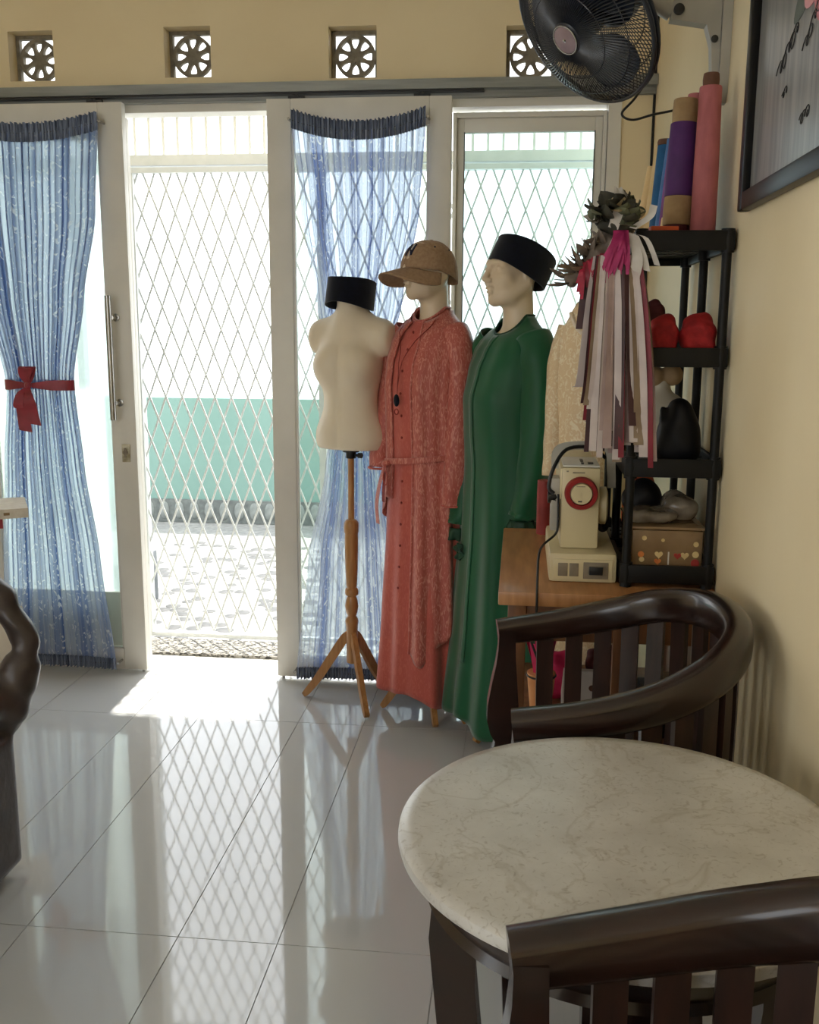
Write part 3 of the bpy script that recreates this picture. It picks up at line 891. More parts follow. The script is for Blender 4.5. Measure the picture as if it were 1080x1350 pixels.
cm, oxm2 = curtain('paler blue voile curtain on the middle sliding door, behind the three dress forms', 3.661,
    [(2.14, -0.836, -0.350), (1.80, -0.800, -0.372), (1.50, -0.752, -0.430), (1.18, -0.690, -0.510), (1.10, -0.690, -0.508), (0.85, -0.725, -0.470), (0.5, -0.795, -0.41), (0.03, -0.848, -0.352)],
    2.136, 0.030, 0.010, 23, 'curtain_m', 11, 0.044, (-0.846, -0.342))

def tie(label, x0, x1, y, z, kx, tails):
    t = thing('ribbon_tie', label, 'ribbon', ((x0 + x1) / 2, y, z), group='red ribbons tying the curtains')
    hw = (x1 - x0) / 2; kx -= (x0 + x1) / 2
    g = G()
    n = 48; rows = []
    for k in range(n + 1):
        a = 2 * PI * k / n
        x = hw * math.cos(a); yy_ = 0.034 * math.sin(a)
        d = abs(x - kx) / hw
        w = 0.0195 * (0.35 + 0.65 * min(1, d * 1.6)) if math.sin(a) < 0 else 0.0195
        rows.append([(x, yy_, -w), (x, yy_, w), (x * 0.985, yy_ * 0.94, w), (x * 0.985, yy_ * 0.94, -w)])
    g.rings(rows, caps=False)
    g.build('band', 'ribbon_red', t)
    G().ball((kx, -0.040, 0), (0.014, 0.012, 0.016)).build('knot', 'ribbon_red', t)
    if tails:
        for nm, pts, wd in (('bow_loop', [(kx, -0.042, 0.004), (kx - 0.004, -0.052, 0.032), (kx + 0.006, -0.062, 0.064), (kx + 0.010, -0.050, 0.070), (kx + 0.006, -0.044, 0.03), (kx, -0.040, 0.0)], lambda s: 0.006 + 0.026 * math.sin(PI * s)),
                            ('bow_loop', [(kx, -0.042, -0.004), (kx - 0.024, -0.056, -0.03), (kx - 0.034, -0.062, -0.075), (kx - 0.024, -0.052, -0.085), (kx - 0.010, -0.044, -0.03)], lambda s: 0.006 + 0.014 * math.sin(PI * s)),
                            ('tail', [(kx, -0.042, -0.004), (kx - 0.016, -0.060, -0.05), (kx - 0.018, -0.056, -0.12), (kx - 0.010, -0.060, -0.178)], lambda s: 0.008 + 0.017 * min(1, s * 2)),
                            ('tail', [(kx, -0.044, -0.004), (kx + 0.014, -0.064, -0.05), (kx + 0.018, -0.060, -0.10), (kx + 0.030, -0.062, -0.152)], lambda s: 0.008 + 0.017 * min(1, s * 2))):
            P = spline(pts, 18)
            q = G()
            q.rings([[ (p.x - wd(i / 17), p.y - 0.001, p.z + (0.008 if (nm == 'tail' and i == 17) else 0)), (p.x + wd(i / 17), p.y - 0.001, p.z), (p.x + wd(i / 17), p.y + 0.001, p.z), (p.x - wd(i / 17), p.y + 0.001, p.z + (0.008 if (nm == 'tail' and i == 17) else 0))] for i, p in enumerate(P)])
            q.build(nm, 'ribbon_red', t)
tie('crimson satin ribbon with a bow around the left curtain', -1.982, -1.700, 3.655, 1.168, -1.868, True)
tie('plain crimson ribbon band around the middle curtain behind the headless torso', -0.700, -0.500, 3.655, 1.125, -0.60, False)

tag(G().tube([(0.4495, 3.764, 2.6), (0.4495, 3.764, 2.05), (0.449, 3.763, 1.75), (0.4495, 3.764, 1.2)], 0.0045, n=6, up=(0, 1, 0)).build('wall_cable', 'cable'),
    'thin dark cable running down the corner beside the fixed window', 'cable')
# ================================================================== DRESS FORMS, GOWNS AND HATS
def turned_stand(t, top, feet, mat='beech', scale=1.0):
    """turned wooden pole on splayed curved legs; feet are local floor points"""
    g = G()
    g.lathe([(0.012, 0.150), (0.0205, 0.155), (0.0215, 0.28), (0.0235, 0.305), (0.0250, 0.315), (0.0225, 0.325), (0.0160, 0.335), (0.0215, 0.350), (0.0250, 0.372),
             (0.0225, 0.395), (0.0165, 0.412), (0.0240, 0.418), (0.0255, 0.428), (0.0240, 0.438), (0.0180, 0.445), (0.0200, 0.455), (0.0225, 0.50), (0.0245, 0.58), (0.0250, 0.635),
             (0.0240, 0.648), (0.0265, 0.655), (0.0275, 0.672), (0.0265, 0.690), (0.0200, 0.700), (0.0120, 0.703)], n=22)
    g.build('pole', mat, t)
    G().lathe([(0.0115, 0.70), (0.0115, top)], n=14).build('rod', mat, t)
    for fx, fy in feet:
        d = Vector((fx, fy, 0)); L = d.length; e = d / L
        s = Vector((-e.y, e.x, 0))
        path = [e * (0.012) + Vector((0, 0, 0.262)), e * (0.030) + Vector((0, 0, 0.245)), e * (L * 0.42) + Vector((0, 0, 0.165)), e * (L * 0.68) + Vector((0, 0, 0.085)), e * (L * 0.92) + Vector((0, 0, 0.024)), e * L + Vector((0, 0, 0.010))]
        P = spline(path, 16)
        g = G()
        def prof(i, q):
            w = 0.0095; h = 0.010 + 0.011 * math.sin(PI * min(1, 0.25 + q * 0.75)) ** 0.8
            return [(-w, -h * 0.8), (w, -h * 0.8), (w * 1.05, 0), (w, h * 0.8), (-w, h * 0.8), (-w * 1.05, 0)]
        g.sweep(P, prof)
        g.v = [(x, y, max(z, 0.0003)) for x, y, z in g.v]
        g.build('leg', mat, t)

# --- headless torso on its turned stand
DC = (-0.598, 3.500)
dt = thing('dress_form', 'cream headless female torso form on a turned wooden tripod stand', 'dress form', (DC[0], DC[1], 0), R(-24))
def torso(p):
    q = p.copy(); ax = np.abs(p[:, 0]); q[:, 0] = ax
    d = sd_ell(q, (0, 0.005, 1.005), (0.141, 0.100, 0.120))
    d = smin(d, sd_ell(q, (0, 0.0, 1.150), (0.104, 0.076, 0.13)), 0.05)
    d = smin(d, sd_ell(q, (0, 0.004, 1.275), (0.124, 0.086, 0.125)), 0.05)
    d = smin(d, sd_ell(q, (0.060, -0.052, 1.258), (0.054, 0.048, 0.062)), 0.045)
    d = smin(d, sd_cap(q, (0.0, 0.012, 1.372), (0.126, 0.014, 1.368), 0.052, 0.046), 0.045)
    d = smin(d, sd_ell(q, (0.142, 0.012, 1.352), (0.036, 0.047, 0.056)), 0.022)
    d = smin(d, sd_cap(q, (0, 0.012, 1.38), (0, -0.004, 1.55), 0.050, 0.044), 0.05)
    d = smin(d, sd_cap(q, (0.0, 0.020, 1.435), (0.105, 0.020, 1.388), 0.030, 0.026), 0.05)
    d = d + 0.004 * np.exp(-(p[:, 0] / 0.011) ** 2) * (p[:, 1] < 0) * np.clip((1.36 - p[:, 2]) * 8, 0, 1)
    d = smax(d, 0.965 - p[:, 2], 0.008)
    d = smax(d, p[:, 2] - 1.505, 0.006)
    d = smax(d, np.abs(p[:, 0]) - 0.170, 0.012)
    return d
surface(torso, (-0.20, -0.17, 0.94), (0.20, 0.15, 1.54), 0.0052).build('torso', 'dummy', dt, smooth=180)
ca, sa = math.cos(R(24)), math.sin(R(24))
def to_local(dx, dy, c, s): return (dx * c - dy * s, dx * s + dy * c)
turned_stand(dt, 0.966, [to_local(0.082, -0.168, ca, sa), to_local(-0.192, 0.022, ca, sa), to_local(0.104, 0.166, ca, sa)])
col = G().lathe([(0.018, 0.928), (0.0185, 0.93), (0.0185, 0.950), (0.030, 0.951), (0.030, 0.9665)], n=18).build('collar', 'black_metal', dt)
G().lathe([(0.005, 0.016), (0.005, 0.032), (0.010, 0.033), (0.010, 0.046)], c=(0, 0, 0.940), n=12, axis='x').build('clamp_screw', 'black_metal', col)

# --- peci caps
def peci(label, loc, rot, l, w, hgt, flare=1.0, dip=0.0):
    t = thing('velvet_cap', label, 'hat', loc, rot[2], group='black velvet caps')
    t.rotation_euler = rot
    n = 40
    def ring(s, z, k=0.0):
        return [(w * s * math.cos(2 * PI * j / n), l * s * math.sin(2 * PI * j / n) * (1 + 0.04 * math.cos(4 * PI * j / n)), z + k * math.cos(4 * PI * j / n)) for j in range(n)]
    g = G()
    g.rings([ring(0.93, 0.006, -dip), ring(0.965, 0.0, -dip), ring(1.0, 0.001, -dip), ring(1.0 * (1 + (flare - 1) * 0.5), hgt * 0.5, 0), ring(flare, hgt - 0.003, dip * 0.5), ring(flare * 0.985, hgt, dip * 0.5)], caps=False)
    g.rings([ring(0.93, 0.006, -dip), ring(0.93, hgt - 0.012)], caps=False)
    g.build('band', 'velvet', t, smooth=50)
    g = G()
    g.rings([ring(flare * 0.985, hgt, dip * 0.5), ring(flare * 0.93, hgt - 0.002), ring(flare * 0.5, hgt - 0.004), ring(flare * 0.02, hgt - 0.006)], caps=False)
    g.build('crown', 'velvet', t, smooth=50)
    return t
peci('black velvet cap resting on the neck of the headless cream torso', (-0.600, 3.497, 1.462), (R(-9), R(2), R(-24)), 0.094, 0.083, 0.094, 0.99, 0.006)

# --- heads
def head_sdf(p, c, cutn=None, cutd=0.0, neck=1.30):
    x = p - np.array(c)
    q = x.copy(); q[:, 0] = np.abs(x[:, 0])
    d = sd_ell(q, (0, 0.019, 0.030), (0.070, 0.086, 0.080))
    d = smin(d, sd_ell(q, (0, -0.028, -0.030), (0.057, 0.062, 0.076)), 0.030)
    d = smin(d, sd_cap(q, (0.0, -0.070, -0.094), (0.020, -0.056, -0.088), 0.020, 0.018), 0.030)     # chin
    d = smin(d, sd_cap(q, (0.036, -0.030, -0.075), (0.056, 0.012, -0.040), 0.022, 0.020), 0.030)     # jaw
    d = smin(d, sd_cap(q, (0.008, -0.086, 0.020), (0.044, -0.066, 0.021), 0.011, 0.009), 0.016)      # brow
    d = smin(d, sd_ell(q, (0.042, -0.058, -0.030), (0.020, 0.022, 0.022)), 0.022)                    # cheek
    d = smax(d, -sd_ell(q, (0.031, -0.093, 0.002), (0.018, 0.014, 0.012)), 0.012)                    # sockets
    d = smin(d, sd_ell(q, (0.031, -0.073, 0.001), (0.0135, 0.0125, 0.0095)), 0.004)                  # lids
    d = smin(d, sd_cap(q, (0, -0.088, 0.012), (0, -0.110, -0.030), 0.0065, 0.0090), 0.010)           # nose
    d = smin(d, sd_ell(q, (0.009, -0.098, -0.035), (0.0075, 0.009, 0.007)), 0.006)
    d = smin(d, sd_ell(q, (0.006, -0.090, -0.0575), (0.015, 0.0085, 0.0052)), 0.004)                 # upper lip
    d = smin(d, sd_ell(q, (0.000, -0.089, -0.0690), (0.016, 0.0090, 0.0060)), 0.004)                 # lower lip
    d = smax(d, -sd_cap(q, (0, -0.0995, -0.0632), (0.018, -0.090, -0.0632), 0.0016), 0.003)
    ear = smax(sd_ell(q, (0.071, 0.012, -0.008), (0.0085, 0.020, 0.031)), -sd_ell(q, (0.079, 0.010, -0.006), (0.006, 0.012, 0.020)), 0.004)
    d = smin(d, ear, 0.006)
    if cutn is not None:
        n = np.array(cutn) / np.linalg.norm(cutn)
        d = smax(d, x @ n - cutd, 0.006)
    nk = sd_cap(q, (0, 0.020, -0.060), (0, 0.024, -0.22), 0.046, 0.052)
    return smin(d, nk, 0.026)
def bust_sdf(c, cutn, cutd):
    def f(p):
        d = head_sdf(p, c, cutn, cutd)
        q = p.copy(); q[:, 0] = np.abs(p[:, 0])
        z0 = c[2]
        d = smin(d, sd_cap(q, (0.0, 0.025, z0 - 0.225), (0.105, 0.028, z0 - 0.250), 0.040, 0.028), 0.045)
        d = smin(d, sd_ell(q, (0, 0.020, z0 - 0.315), (0.115, 0.062, 0.075)), 0.04)
        d = smin(d, sd_cap(q, (0.010, -0.022, z0 - 0.208), (0.075, -0.008, z0 - 0.205), 0.010, 0.008), 0.03)
        return smax(d, (z0 - 0.355) - p[:, 2], 0.006)
    return f

def mannequin(label, loc, a, hz, feet, cutn, cutd, hy=0.0):
    t = thing('mannequin', label, 'mannequin', (loc[0], loc[1], 0), R(-a), group='full-height display mannequins')
    surface(bust_sdf((0, hy, hz), cutn, cutd), (-0.16, -0.14, hz - 0.37), (0.16, 0.14, hz + 0.14), 0.0042).build('body', 'skin', t, smooth=180)
    c, s = math.cos(R(a)), math.sin(R(a))
    turned_stand(t, hz - 0.345, [to_local(x, y, c, s) for x, y in feet])
    return t

# --- gowns
NECK = {}
def ring_pt(tab, z, th, grow=0.0, fold=None):
    rx, rf, rb, cy = lerp_tab(tab, z)
    zt, drop = NECK.get(id(tab), (9, 0))
    if drop and z > zt - 0.20:
        w = (z - (zt - 0.20)) / 0.20
        z_ = z - drop * w * w * max(0.0, -math.sin(th)) ** 1.3
        rx, rf, rb, cy = lerp_tab(tab, 0.45 * z + 0.55 * z_)
        k = 1.0 + (fold(th, z) if fold else 0.0)
        c, s = math.cos(th), math.sin(th)
        return ((rx + grow) * k * c, cy + ((rf if s < 0 else rb) + grow) * k * s, z_)
    k = 1.0 + (fold(th, z) if fold else 0.0)
    c, s = math.cos(th), math.sin(th)
    return (( rx + grow) * k * c, cy + ((rf if s < 0 else rb) + grow) * k * s, z)
def gown_body(tab, zt, zb, fold, hem, th0=-PI, th1=PI, grow=0.0, nth=150, nz=70, closed=True):
    g = G(); rows = []
    m = nth if closed else nth + 1
    for i in range(nz + 1):
        v = i / nz; row = []
        for j in range(m):
            th = th0 + (th1 - th0) * j / nth
            b = zb + hem(th)
            z = zt + (b - zt) * (v ** 1.05)
            row.append(ring_pt(tab, z, th, grow, fold))
        rows.append(row)
    g.rings(rows, closed=closed, caps=False)
    return g
def add_solid(o, th=0.0025):
    m = o.modifiers.new('thickness', 'SOLIDIFY'); m.thickness = th; m.offset = 0
    return o
def sleeve(pts, radii, seed, n=22, m=40, ruffle=0.0):
    r_ = random.Random(seed); ph = [r_.uniform(0, 6.28) for _ in range(4)]
    P = spline(pts, m)
    def prof(i, t):
        k = t * (len(radii) - 1); a = min(int(k), len(radii) - 2); r0 = radii[a] + (radii[a + 1] - radii[a]) * (k - a)
        out = []
        for j in range(n):
            th = 2 * PI * j / n
            f = 0.07 * math.sin(3 * th + ph[0] + 4 * t) + 0.05 * math.sin(5 * th + ph[1] - 9 * t) + 0.04 * math.sin(2 * th + 30 * t + ph[2])
            if ruffle and t > 0.94: f += ruffle * math.sin(7 * th + ph[3])
            r = r0 * (1 + f * (0.4 + 0.6 * t))
            out.append((r * math.cos(th), r * math.sin(th)))
        return out
    return G().sweep(P, prof, up=(0, -1, 0), caps=False)

# green gown
GA = 55
GC = (-0.026, 3.235)
mannequin('pale mannequin with a bare face wearing the green gown, turned left', GC, GA, 1.575,
          [(-0.090, -0.078), (-0.139, 0.095), (0.12, 0.09), (0.10, -0.10)], (0, 0.42, 0.91), 0.046)
gt = [(1.436, 0.054, 0.046, 0.056, 0.016), (1.412, 0.072, 0.058, 0.066, 0.016), (1.388, 0.112, 0.078, 0.078, 0.014), (1.362, 0.140, 0.090, 0.086, 0.010), (1.325, 0.158, 0.104, 0.092, 0.006),
      (1.26, 0.160, 0.126, 0.094, 0.0), (1.17, 0.160, 0.152, 0.094, 0.0), (1.08, 0.158, 0.148, 0.096, 0.0), (0.95, 0.162, 0.138, 0.104, 0.0),
      (0.75, 0.176, 0.142, 0.122, 0.0), (0.45, 0.204, 0.158, 0.150, 0.0), (0.08, 0.236, 0.186, 0.176, 0.0)]
NECK[id(gt)] = (1.436, 0.062)
gph = [0.6, 2.2, 4.0, 1.1]
def gfold(th, z):
    A = 0.016 + 0.13 * max(0, (1.1 - z)) ** 1.0
    f = 0.5 * math.sin(5 * th + gph[0]) + 0.35 * math.sin(8 * th + gph[1] + 1.4 * z) + 0.25 * math.sin(13 * th + gph[2] - 2 * z)
    up = 0.020 * math.sin(15 * th) * max(0, min(1, (1.40 - z) * 20)) * max(0, min(1, (z - 1.15) * 5))
    return A * f * (1 if z < 1.33 else max(0, (1.43 - z) * 10)) + up
gg = thing('gown', 'long emerald green gown with a front placket on the capped mannequin beside the desk', 'gown', (GC[0], GC[1], 0), R(-GA))
def ghem(th): return 0.014 * math.sin(3 * th + 0.5) + 0.008 * math.sin(7 * th)
add_solid(gown_body(gt, 1.436, 0.085, gfold, ghem, nth=190).build('bodice_and_skirt', 'green', gg, smooth=180))
add_solid(sleeve([(0.105, 0.010, 1.362), (0.142, 0.004, 1.30), (0.158, -0.004, 1.18), (0.160, -0.016, 1.0), (0.155, -0.036, 0.85), (0.150, -0.044, 0.805)], [0.058, 0.060, 0.056, 0.052, 0.048, 0.044], 5, ruffle=0.16).build('sleeve', 'green', gg, smooth=180))
add_solid(sleeve([(-0.105, 0.010, 1.362), (-0.142, 0.000, 1.30), (-0.156, -0.02, 1.15), (-0.156, -0.05, 0.98), (-0.150, -0.085, 0.80), (-0.146, -0.098, 0.735)], [0.058, 0.060, 0.056, 0.052, 0.048, 0.044], 9, ruffle=0.18).build('sleeve', 'green', gg, smooth=180))
g = G()
def plk(u, v):
    z = 1.425 + (0.30 - 1.425) * v
    p = ring_pt(gt, z, -PI / 2 + (u - 0.5) * 0.16 * (0.12 / lerp_tab(gt, z)[0]) , 0.0030, gfold)
    return p
g.grid(plk, 4, 60)
add_solid(g.build('placket', 'green', gg, smooth=60), 0.003)
g = G()
nk = [ring_pt(gt, 1.434, th, 0.001) for th in [2 * PI * k / 40 for k in range(41)]]
g.tube(nk, 0.0042, n=6, caps=False).build('neckband', 'green_dark', gg)
for (x, y, z, s) in ((0.150, -0.046, 0.800, 1.0), (-0.146, -0.100, 0.728, 0.9)):
    g = G(); rows = []
    for i in range(6):
        v = i / 5
        rows.append([((0.040 + 0.012 * v + 0.010 * v * math.sin(9 * 2 * PI * j / 60)) * s * math.cos(2 * PI * j / 60) + x, (0.040 + 0.012 * v + 0.010 * v * math.sin(9 * 2 * PI * j / 60)) * s * math.sin(2 * PI * j / 60) + y, z - 0.040 * v) for j in range(60)])
    g.rings(rows, caps=False)
    add_solid(g.build('cuff_frill', 'green_dark', gg, smooth=180), 0.002)
# small rosette frill on the skirt
g = G(); rows = []
px_, py_, pz_ = ring_pt(gt, 0.66, R(-112), 0.004, gfold)
for i in range(5):
    v = i / 4
    rows.append([(px_ + (0.006 + 0.020 * v) * math.cos(2 * PI * j / 40) , py_ - 0.006 - 0.008 * math.sin(10 * PI * j / 40) * v, pz_ + (0.006 + 0.024 * v) * math.sin(2 * PI * j / 40)) for j in range(40)])
g.rings(rows, caps=False)
add_solid(g.build('rosette', 'green_dark', gg, smooth=180), 0.002)
peci('tall black velvet cap tilted back on the head above the green gown', (-0.020, 3.226, 1.553), (R(-28), 0, R(-GA)), 0.108, 0.088, 0.097, 1.0, 0.006)

# coral gown and open robe
CA = 50
CC = (-0.312, 3.425)
mannequin('pale mannequin in a tan cap wearing the coral gown, turned left', CC, CA, 1.600,
          [(-0.165, 0.016), (0.10, 0.14), (0.05, -0.15)], (0, 0.45, 0.89), 0.046)
ct = [(1.470, 0.056, 0.050, 0.058, 0.016), (1.440, 0.066, 0.056, 0.064, 0.016), (1.412, 0.098, 0.070, 0.074, 0.014), (1.386, 0.128, 0.084, 0.082, 0.010), (1.345, 0.146, 0.098, 0.088, 0.006),
      (1.27, 0.146, 0.122, 0.090, 0.0), (1.19, 0.146, 0.134, 0.090, 0.0), (1.08, 0.144, 0.128, 0.092, 0.0), (0.93, 0.148, 0.122, 0.100, 0.0),
      (0.70, 0.158, 0.130, 0.112, 0.0), (0.40, 0.174, 0.146, 0.128, 0.0), (0.05, 0.190, 0.164, 0.142, 0.0)]
NECK[id(ct)] = (1.470, 0.050)
def cfold(th, z):
    A = 0.012 + 0.12 * max(0, (1.0 - z)) ** 1.0
    return A * (0.55 * math.sin(6 * th + 0.9) + 0.4 * math.sin(9 * th + 2.0 + z) + 0.2 * math.sin(15 * th)) * (1 if z < 1.36 else max(0, (1.46 - z) * 10))
cg = thing('gown', 'long coral jacquard gown with an open belted robe on the middle mannequin', 'gown', (CC[0], CC[1], 0), R(-38))
def chem(th): return 0.030 * math.cos(th + PI * 0.80) + 0.012 * math.sin(4 * th)
add_solid(gown_body(ct, 1.462, 0.098, cfold, chem, nth=170).build('inner_gown', 'coral_in', cg, smooth=180))
def rfold(th, z):
    A = 0.022 + 0.080 * max(0, (1.35 - z)) ** 0.8
    return A * (0.5 * math.sin(11 * th + 0.4) + 0.35 * math.sin(19 * th + 2.6 + 0.8 * z) + 0.25 * math.sin(7 * th + 1.0)) * (1 if z < 1.36 else max(0, (1.46 - z) * 10))
def rhem(th):
    d = th + PI / 2
    k = 0.0
    if d > 0: k = -0.02 + 0.10 * max(0, d - 0.4) - 0.045 * max(0, 1 - abs(d - 0.62) / 0.35)
    return k + 0.010 * math.sin(14 * th)
F0, F1 = R(-90 + 17), R(-90 - 20 + 360)
add_solid(gown_body(ct, 1.452, 0.285, rfold, rhem, F0, F1, 0.011, nth=190, closed=False).build('robe', 'coral', cg, smooth=180))
for th, nm in ((F0, 'robe_edge'), (F1, 'robe_edge')):
    pts = [ring_pt(ct, 1.452 + (0.285 + rhem(th) - 1.452) * k / 40, th, 0.0125, rfold) for k in range(41)]
    G().tube(pts, 0.0038, n=6, up=(1, 0, 0)).build(nm, 'coral', cg)
add_solid(sleeve([(0.098, 0.010, 1.385), (0.132, 0.004, 1.32), (0.148, -0.004, 1.18), (0.156, -0.016, 1.0), (0.156, -0.032, 0.86), (0.154, -0.038, 0.800)], [0.056, 0.058, 0.055, 0.050, 0.044, 0.040], 15).build('sleeve', 'coral', cg, smooth=180))
add_solid(sleeve([(-0.098, 0.010, 1.385), (-0.132, 0.000, 1.32), (-0.152, -0.015, 1.18), (-0.162, -0.045, 1.02), (-0.164, -0.070, 0.90)], [0.056, 0.058, 0.055, 0.050, 0.044], 19).build('sleeve', 'coral', cg, smooth=180))
for (x, y, z, r0) in ((0.154, -0.038, 0.801, 0.040), (-0.164, -0.070, 0.901, 0.044)):
    G().torus((x, y, z), r0, 0.0042, n=26, m=6).build('cuff_edge', 'coral_in', cg)
# stand collar
G().tube([ring_pt(ct, 1.460, 2 * PI * k / 40, 0.002) for k in range(41)], 0.0055, n=6, caps=False).build('collar', 'coral', cg)
# belt: band round the robe, knot, hanging ends
g = G(); rows = []
for k in range(45):
    th = R(-125) + (R(20) - R(-125)) * k / 44
    z = 0.925 + 0.045 * (k / 44)
    a = ring_pt(ct, z, th, 0.022, None)
    b = ring_pt(ct, z + 0.020, th, 0.022, None)
    rows.append([a, b, (b[0] * 0.985, b[1] * 0.985, b[2]), (a[0] * 0.985, a[1] * 0.985, a[2])])
g.rings(rows)
g.build('belt', 'coral', cg)
kp = ring_pt(ct, 0.93, R(-112), 0.028)
G().ball((kp[0], kp[1], kp[2]), (0.020, 0.014, 0.014)).build('belt_knot', 'coral', cg)
for dx, zb, w in ((-0.022, 0.72, 0.012), (0.012, 0.80, 0.010)):
    P = spline([(kp[0], kp[1] - 0.006, 0.93), (kp[0] + dx * 0.6, kp[1] - 0.020, 0.86), (kp[0] + dx, kp[1] - 0.026, (zb + 0.86) / 2), (kp[0] + dx * 0.8, kp[1] - 0.024, zb)], 16)
    g = G(); g.rings([[(p.x - w, p.y + 0.004, p.z), (p.x + w, p.y - 0.004, p.z), (p.x + w, p.y - 0.0025, p.z), (p.x - w, p.y + 0.0055, p.z)] for p in P])
    g.build('belt_end', 'coral_dark' if dx > 0 else 'coral', cg)
lp = G().tube(spline([(kp[0] + 0.01, kp[1] - 0.014, 0.93), (kp[0] + 0.034, kp[1] - 0.030, 0.89), (kp[0] + 0.030, kp[1] - 0.030, 0.862), (kp[0] + 0.014, kp[1] - 0.030, 0.885), (kp[0] + 0.008, kp[1] - 0.016, 0.93)], 20), 0.0022, n=6, up=(0, 1, 0))
lp.build('cord_loop', 'coral_in', cg)
bt = mesh_of(G().ball((0, 0, 0), (0.0048, 0.0032, 0.0048), 8, 6), 'button', 'coral_dark')
for k in range(13):
    z = 1.40 - 0.075 * k
    p = ring_pt(ct, z, R(-90), 0.0045, cfold)
    instance('button', bt, cg, p)
# necklace with dark pendant
nk = thing('necklace', 'thin cord necklace with a dark oval pendant on the coral gown', 'necklace', (CC[0], CC[1], 0), R(-38))
pts = []
for k in range(41):
    u = k / 40 * 2 - 1
    z = 1.175 + 0.27 * abs(u) ** 0.9
    th = -PI / 2 + u * (0.05 + 0.75 * abs(u) ** 2.2)
    q = ring_pt(ct, z, th, 0.019)
    pts.append(q)
G().tube(pts, 0.0016, n=5, up=(0, 1, 0)).build('cord', 'coral_dark', nk)
pp = pts[20]
G().ball((pp[0], pp[1] - 0.004, pp[2] - 0.022), (0.013, 0.006, 0.021)).build('pendant', 'velvet', nk)
G().torus((pp[0], pp[1] - 0.004, pp[2] - 0.060), 0.009, 0.0022, axis='y', n=16, m=6).build('drop_ring', 'coral_dark', nk)

# --- tan baseball cap
cp = thing('baseball_cap', 'tan baseball cap with dark stitched lettering on the coral-gowned mannequin', 'hat', (-0.318, 3.423, 1.580), R(-CA))
cp.rotation_euler = (R(-4), 0, R(-CA))
cw, clen, ch = 0.086, 0.104, 0.102
def crown_pt(th, v):
    """v 0 at the rim, 1 at the crown's centre"""
    e = v * PI / 2
    c = math.cos(e) ** 0.80
    z = ch * math.sin(e) ** 0.95
    rim = -0.034 * max(0, math.sin(th) * 0.8 + 0.2) ** 1.2 * (1 - v) ** 1.8
    return (cw * c * math.cos(th), 0.008 + clen * c * math.sin(th), z + rim)
g = G()
g.rings([[crown_pt(2 * PI * j / 48, i / 16 * 0.985) for j in range(48)] for i in range(17)], caps=False)
add_solid(g.build('crown', 'cap', cp, smooth=180), 0.003)
g = G()
def brim(u, v):
    ph = -PI / 2 + (u - 0.5) * R(168)
    b = crown_pt(ph, 0.0)
    k = math.cos((u - 0.5) * R(168)) ** 0.75 if abs(u - 0.5) < 0.4999 else 0
    ex = 0.082 * k * v
    d = Vector((math.cos(ph) * 0.55, math.sin(ph), 0)).normalized()
    return (b[0] + d.x * ex, b[1] + d.y * ex, 0.003 - 0.020 * v * k - 0.030 * v * k * 0.2 - 0.055 * (b[0] / cw) ** 2 * v * (0.45 + 0.55 * k) - 0.012 * (b[0] / cw) ** 2)
g.grid(brim, 40, 8)
add_solid(g.build('brim', 'cap', cp, smooth=180), 0.004)
G().ball((0, 0.008, ch + 0.001), (0.007, 0.007, 0.004), 10, 6).build('top_button', 'cap', cp)
for k in range(6):
    th = 2 * PI * (k + 0.5) / 6
    G().tube([tuple(Vector(crown_pt(th, v / 14)) * 1.012) for v in range(0, 15)], 0.0011, n=4).build('seam', 'cap', cp)
for th in (R(-20), R(25), R(-160)):
    p = Vector(crown_pt(th, 0.52)) * 1.012
    G().ball(p, 0.0035, 8, 6).build('eyelet', 'cap_dark', cp)
# stitched interlocked letters on the front panel
def on_crown(a, b): return Vector(crown_pt(-PI / 2 + a, b)) * 1.018
for pts, m, w in (([(-0.02, 0.26), (-0.02, 0.56)], 'cap_dark', 0.0036), ([(-0.02, 0.55), (0.28, 0.28)], 'cap_dark', 0.0036), ([(0.28, 0.27), (0.28, 0.57)], 'cap_dark', 0.0036),
                  ([(0.10, 0.58), (0.17, 0.47), (0.26, 0.60)], 'cap_pale', 0.0026), ([(0.17, 0.47), (0.17, 0.24)], 'cap_pale', 0.0026)):
    P = []
    for p, q in zip(pts, pts[1:]):
        P += [on_crown(p[0] + (q[0] - p[0]) * k / 6, p[1] + (q[1] - p[1]) * k / 6) for k in range(7)]
    P = [p for i, p in enumerate(P) if i == 0 or (p - P[i - 1]).length > 1e-5]
    G().tube(P, w, n=6, up=(0, -1, 0)).build('stitched_letter', m, cp)

# ================================================================== FURNITURE
# --- round marble-topped table
TC = (0.1448, 1.1757)
tb = thing('round_table', 'round table with a veined cream marble top on dark carved legs', 'table', (TC[0], TC[1], 0))
TZ = 0.778
TR = 0.2845
G().lathe([(0.02, 0.7540), (TR - 0.010, 0.7540), (TR - 0.002, 0.7580), (TR, 0.7650), (TR - 0.001, 0.7730), (TR - 0.006, 0.7775), (TR - 0.02, 0.7780), (0.02, 0.778)], n=96).build('tabletop', 'marble', tb, smooth=40)
G().lathe([(0.215, 0.6880), (0.246, 0.698), (0.250, 0.7000), (0.243, 0.7100), (0.250, 0.7330), (0.258, 0.7400), (0.259, 0.7535), (0.02, 0.7535), (0.02, 0.7400), (0.20, 0.7330), (0.215, 0.6880)], n=72, caps=False).build('apron', 'darkwood', tb, smooth=30)
lg = G()
prof = [(0.215, 0.735), (0.236, 0.71), (0.243, 0.62), (0.228, 0.46), (0.206, 0.30), (0.205, 0.16), (0.232, 0.04), (0.252, 0.0), (0.205, 0.0), (0.178, 0.10), (0.160, 0.24), (0.168, 0.40), (0.182, 0.55), (0.180, 0.735)]
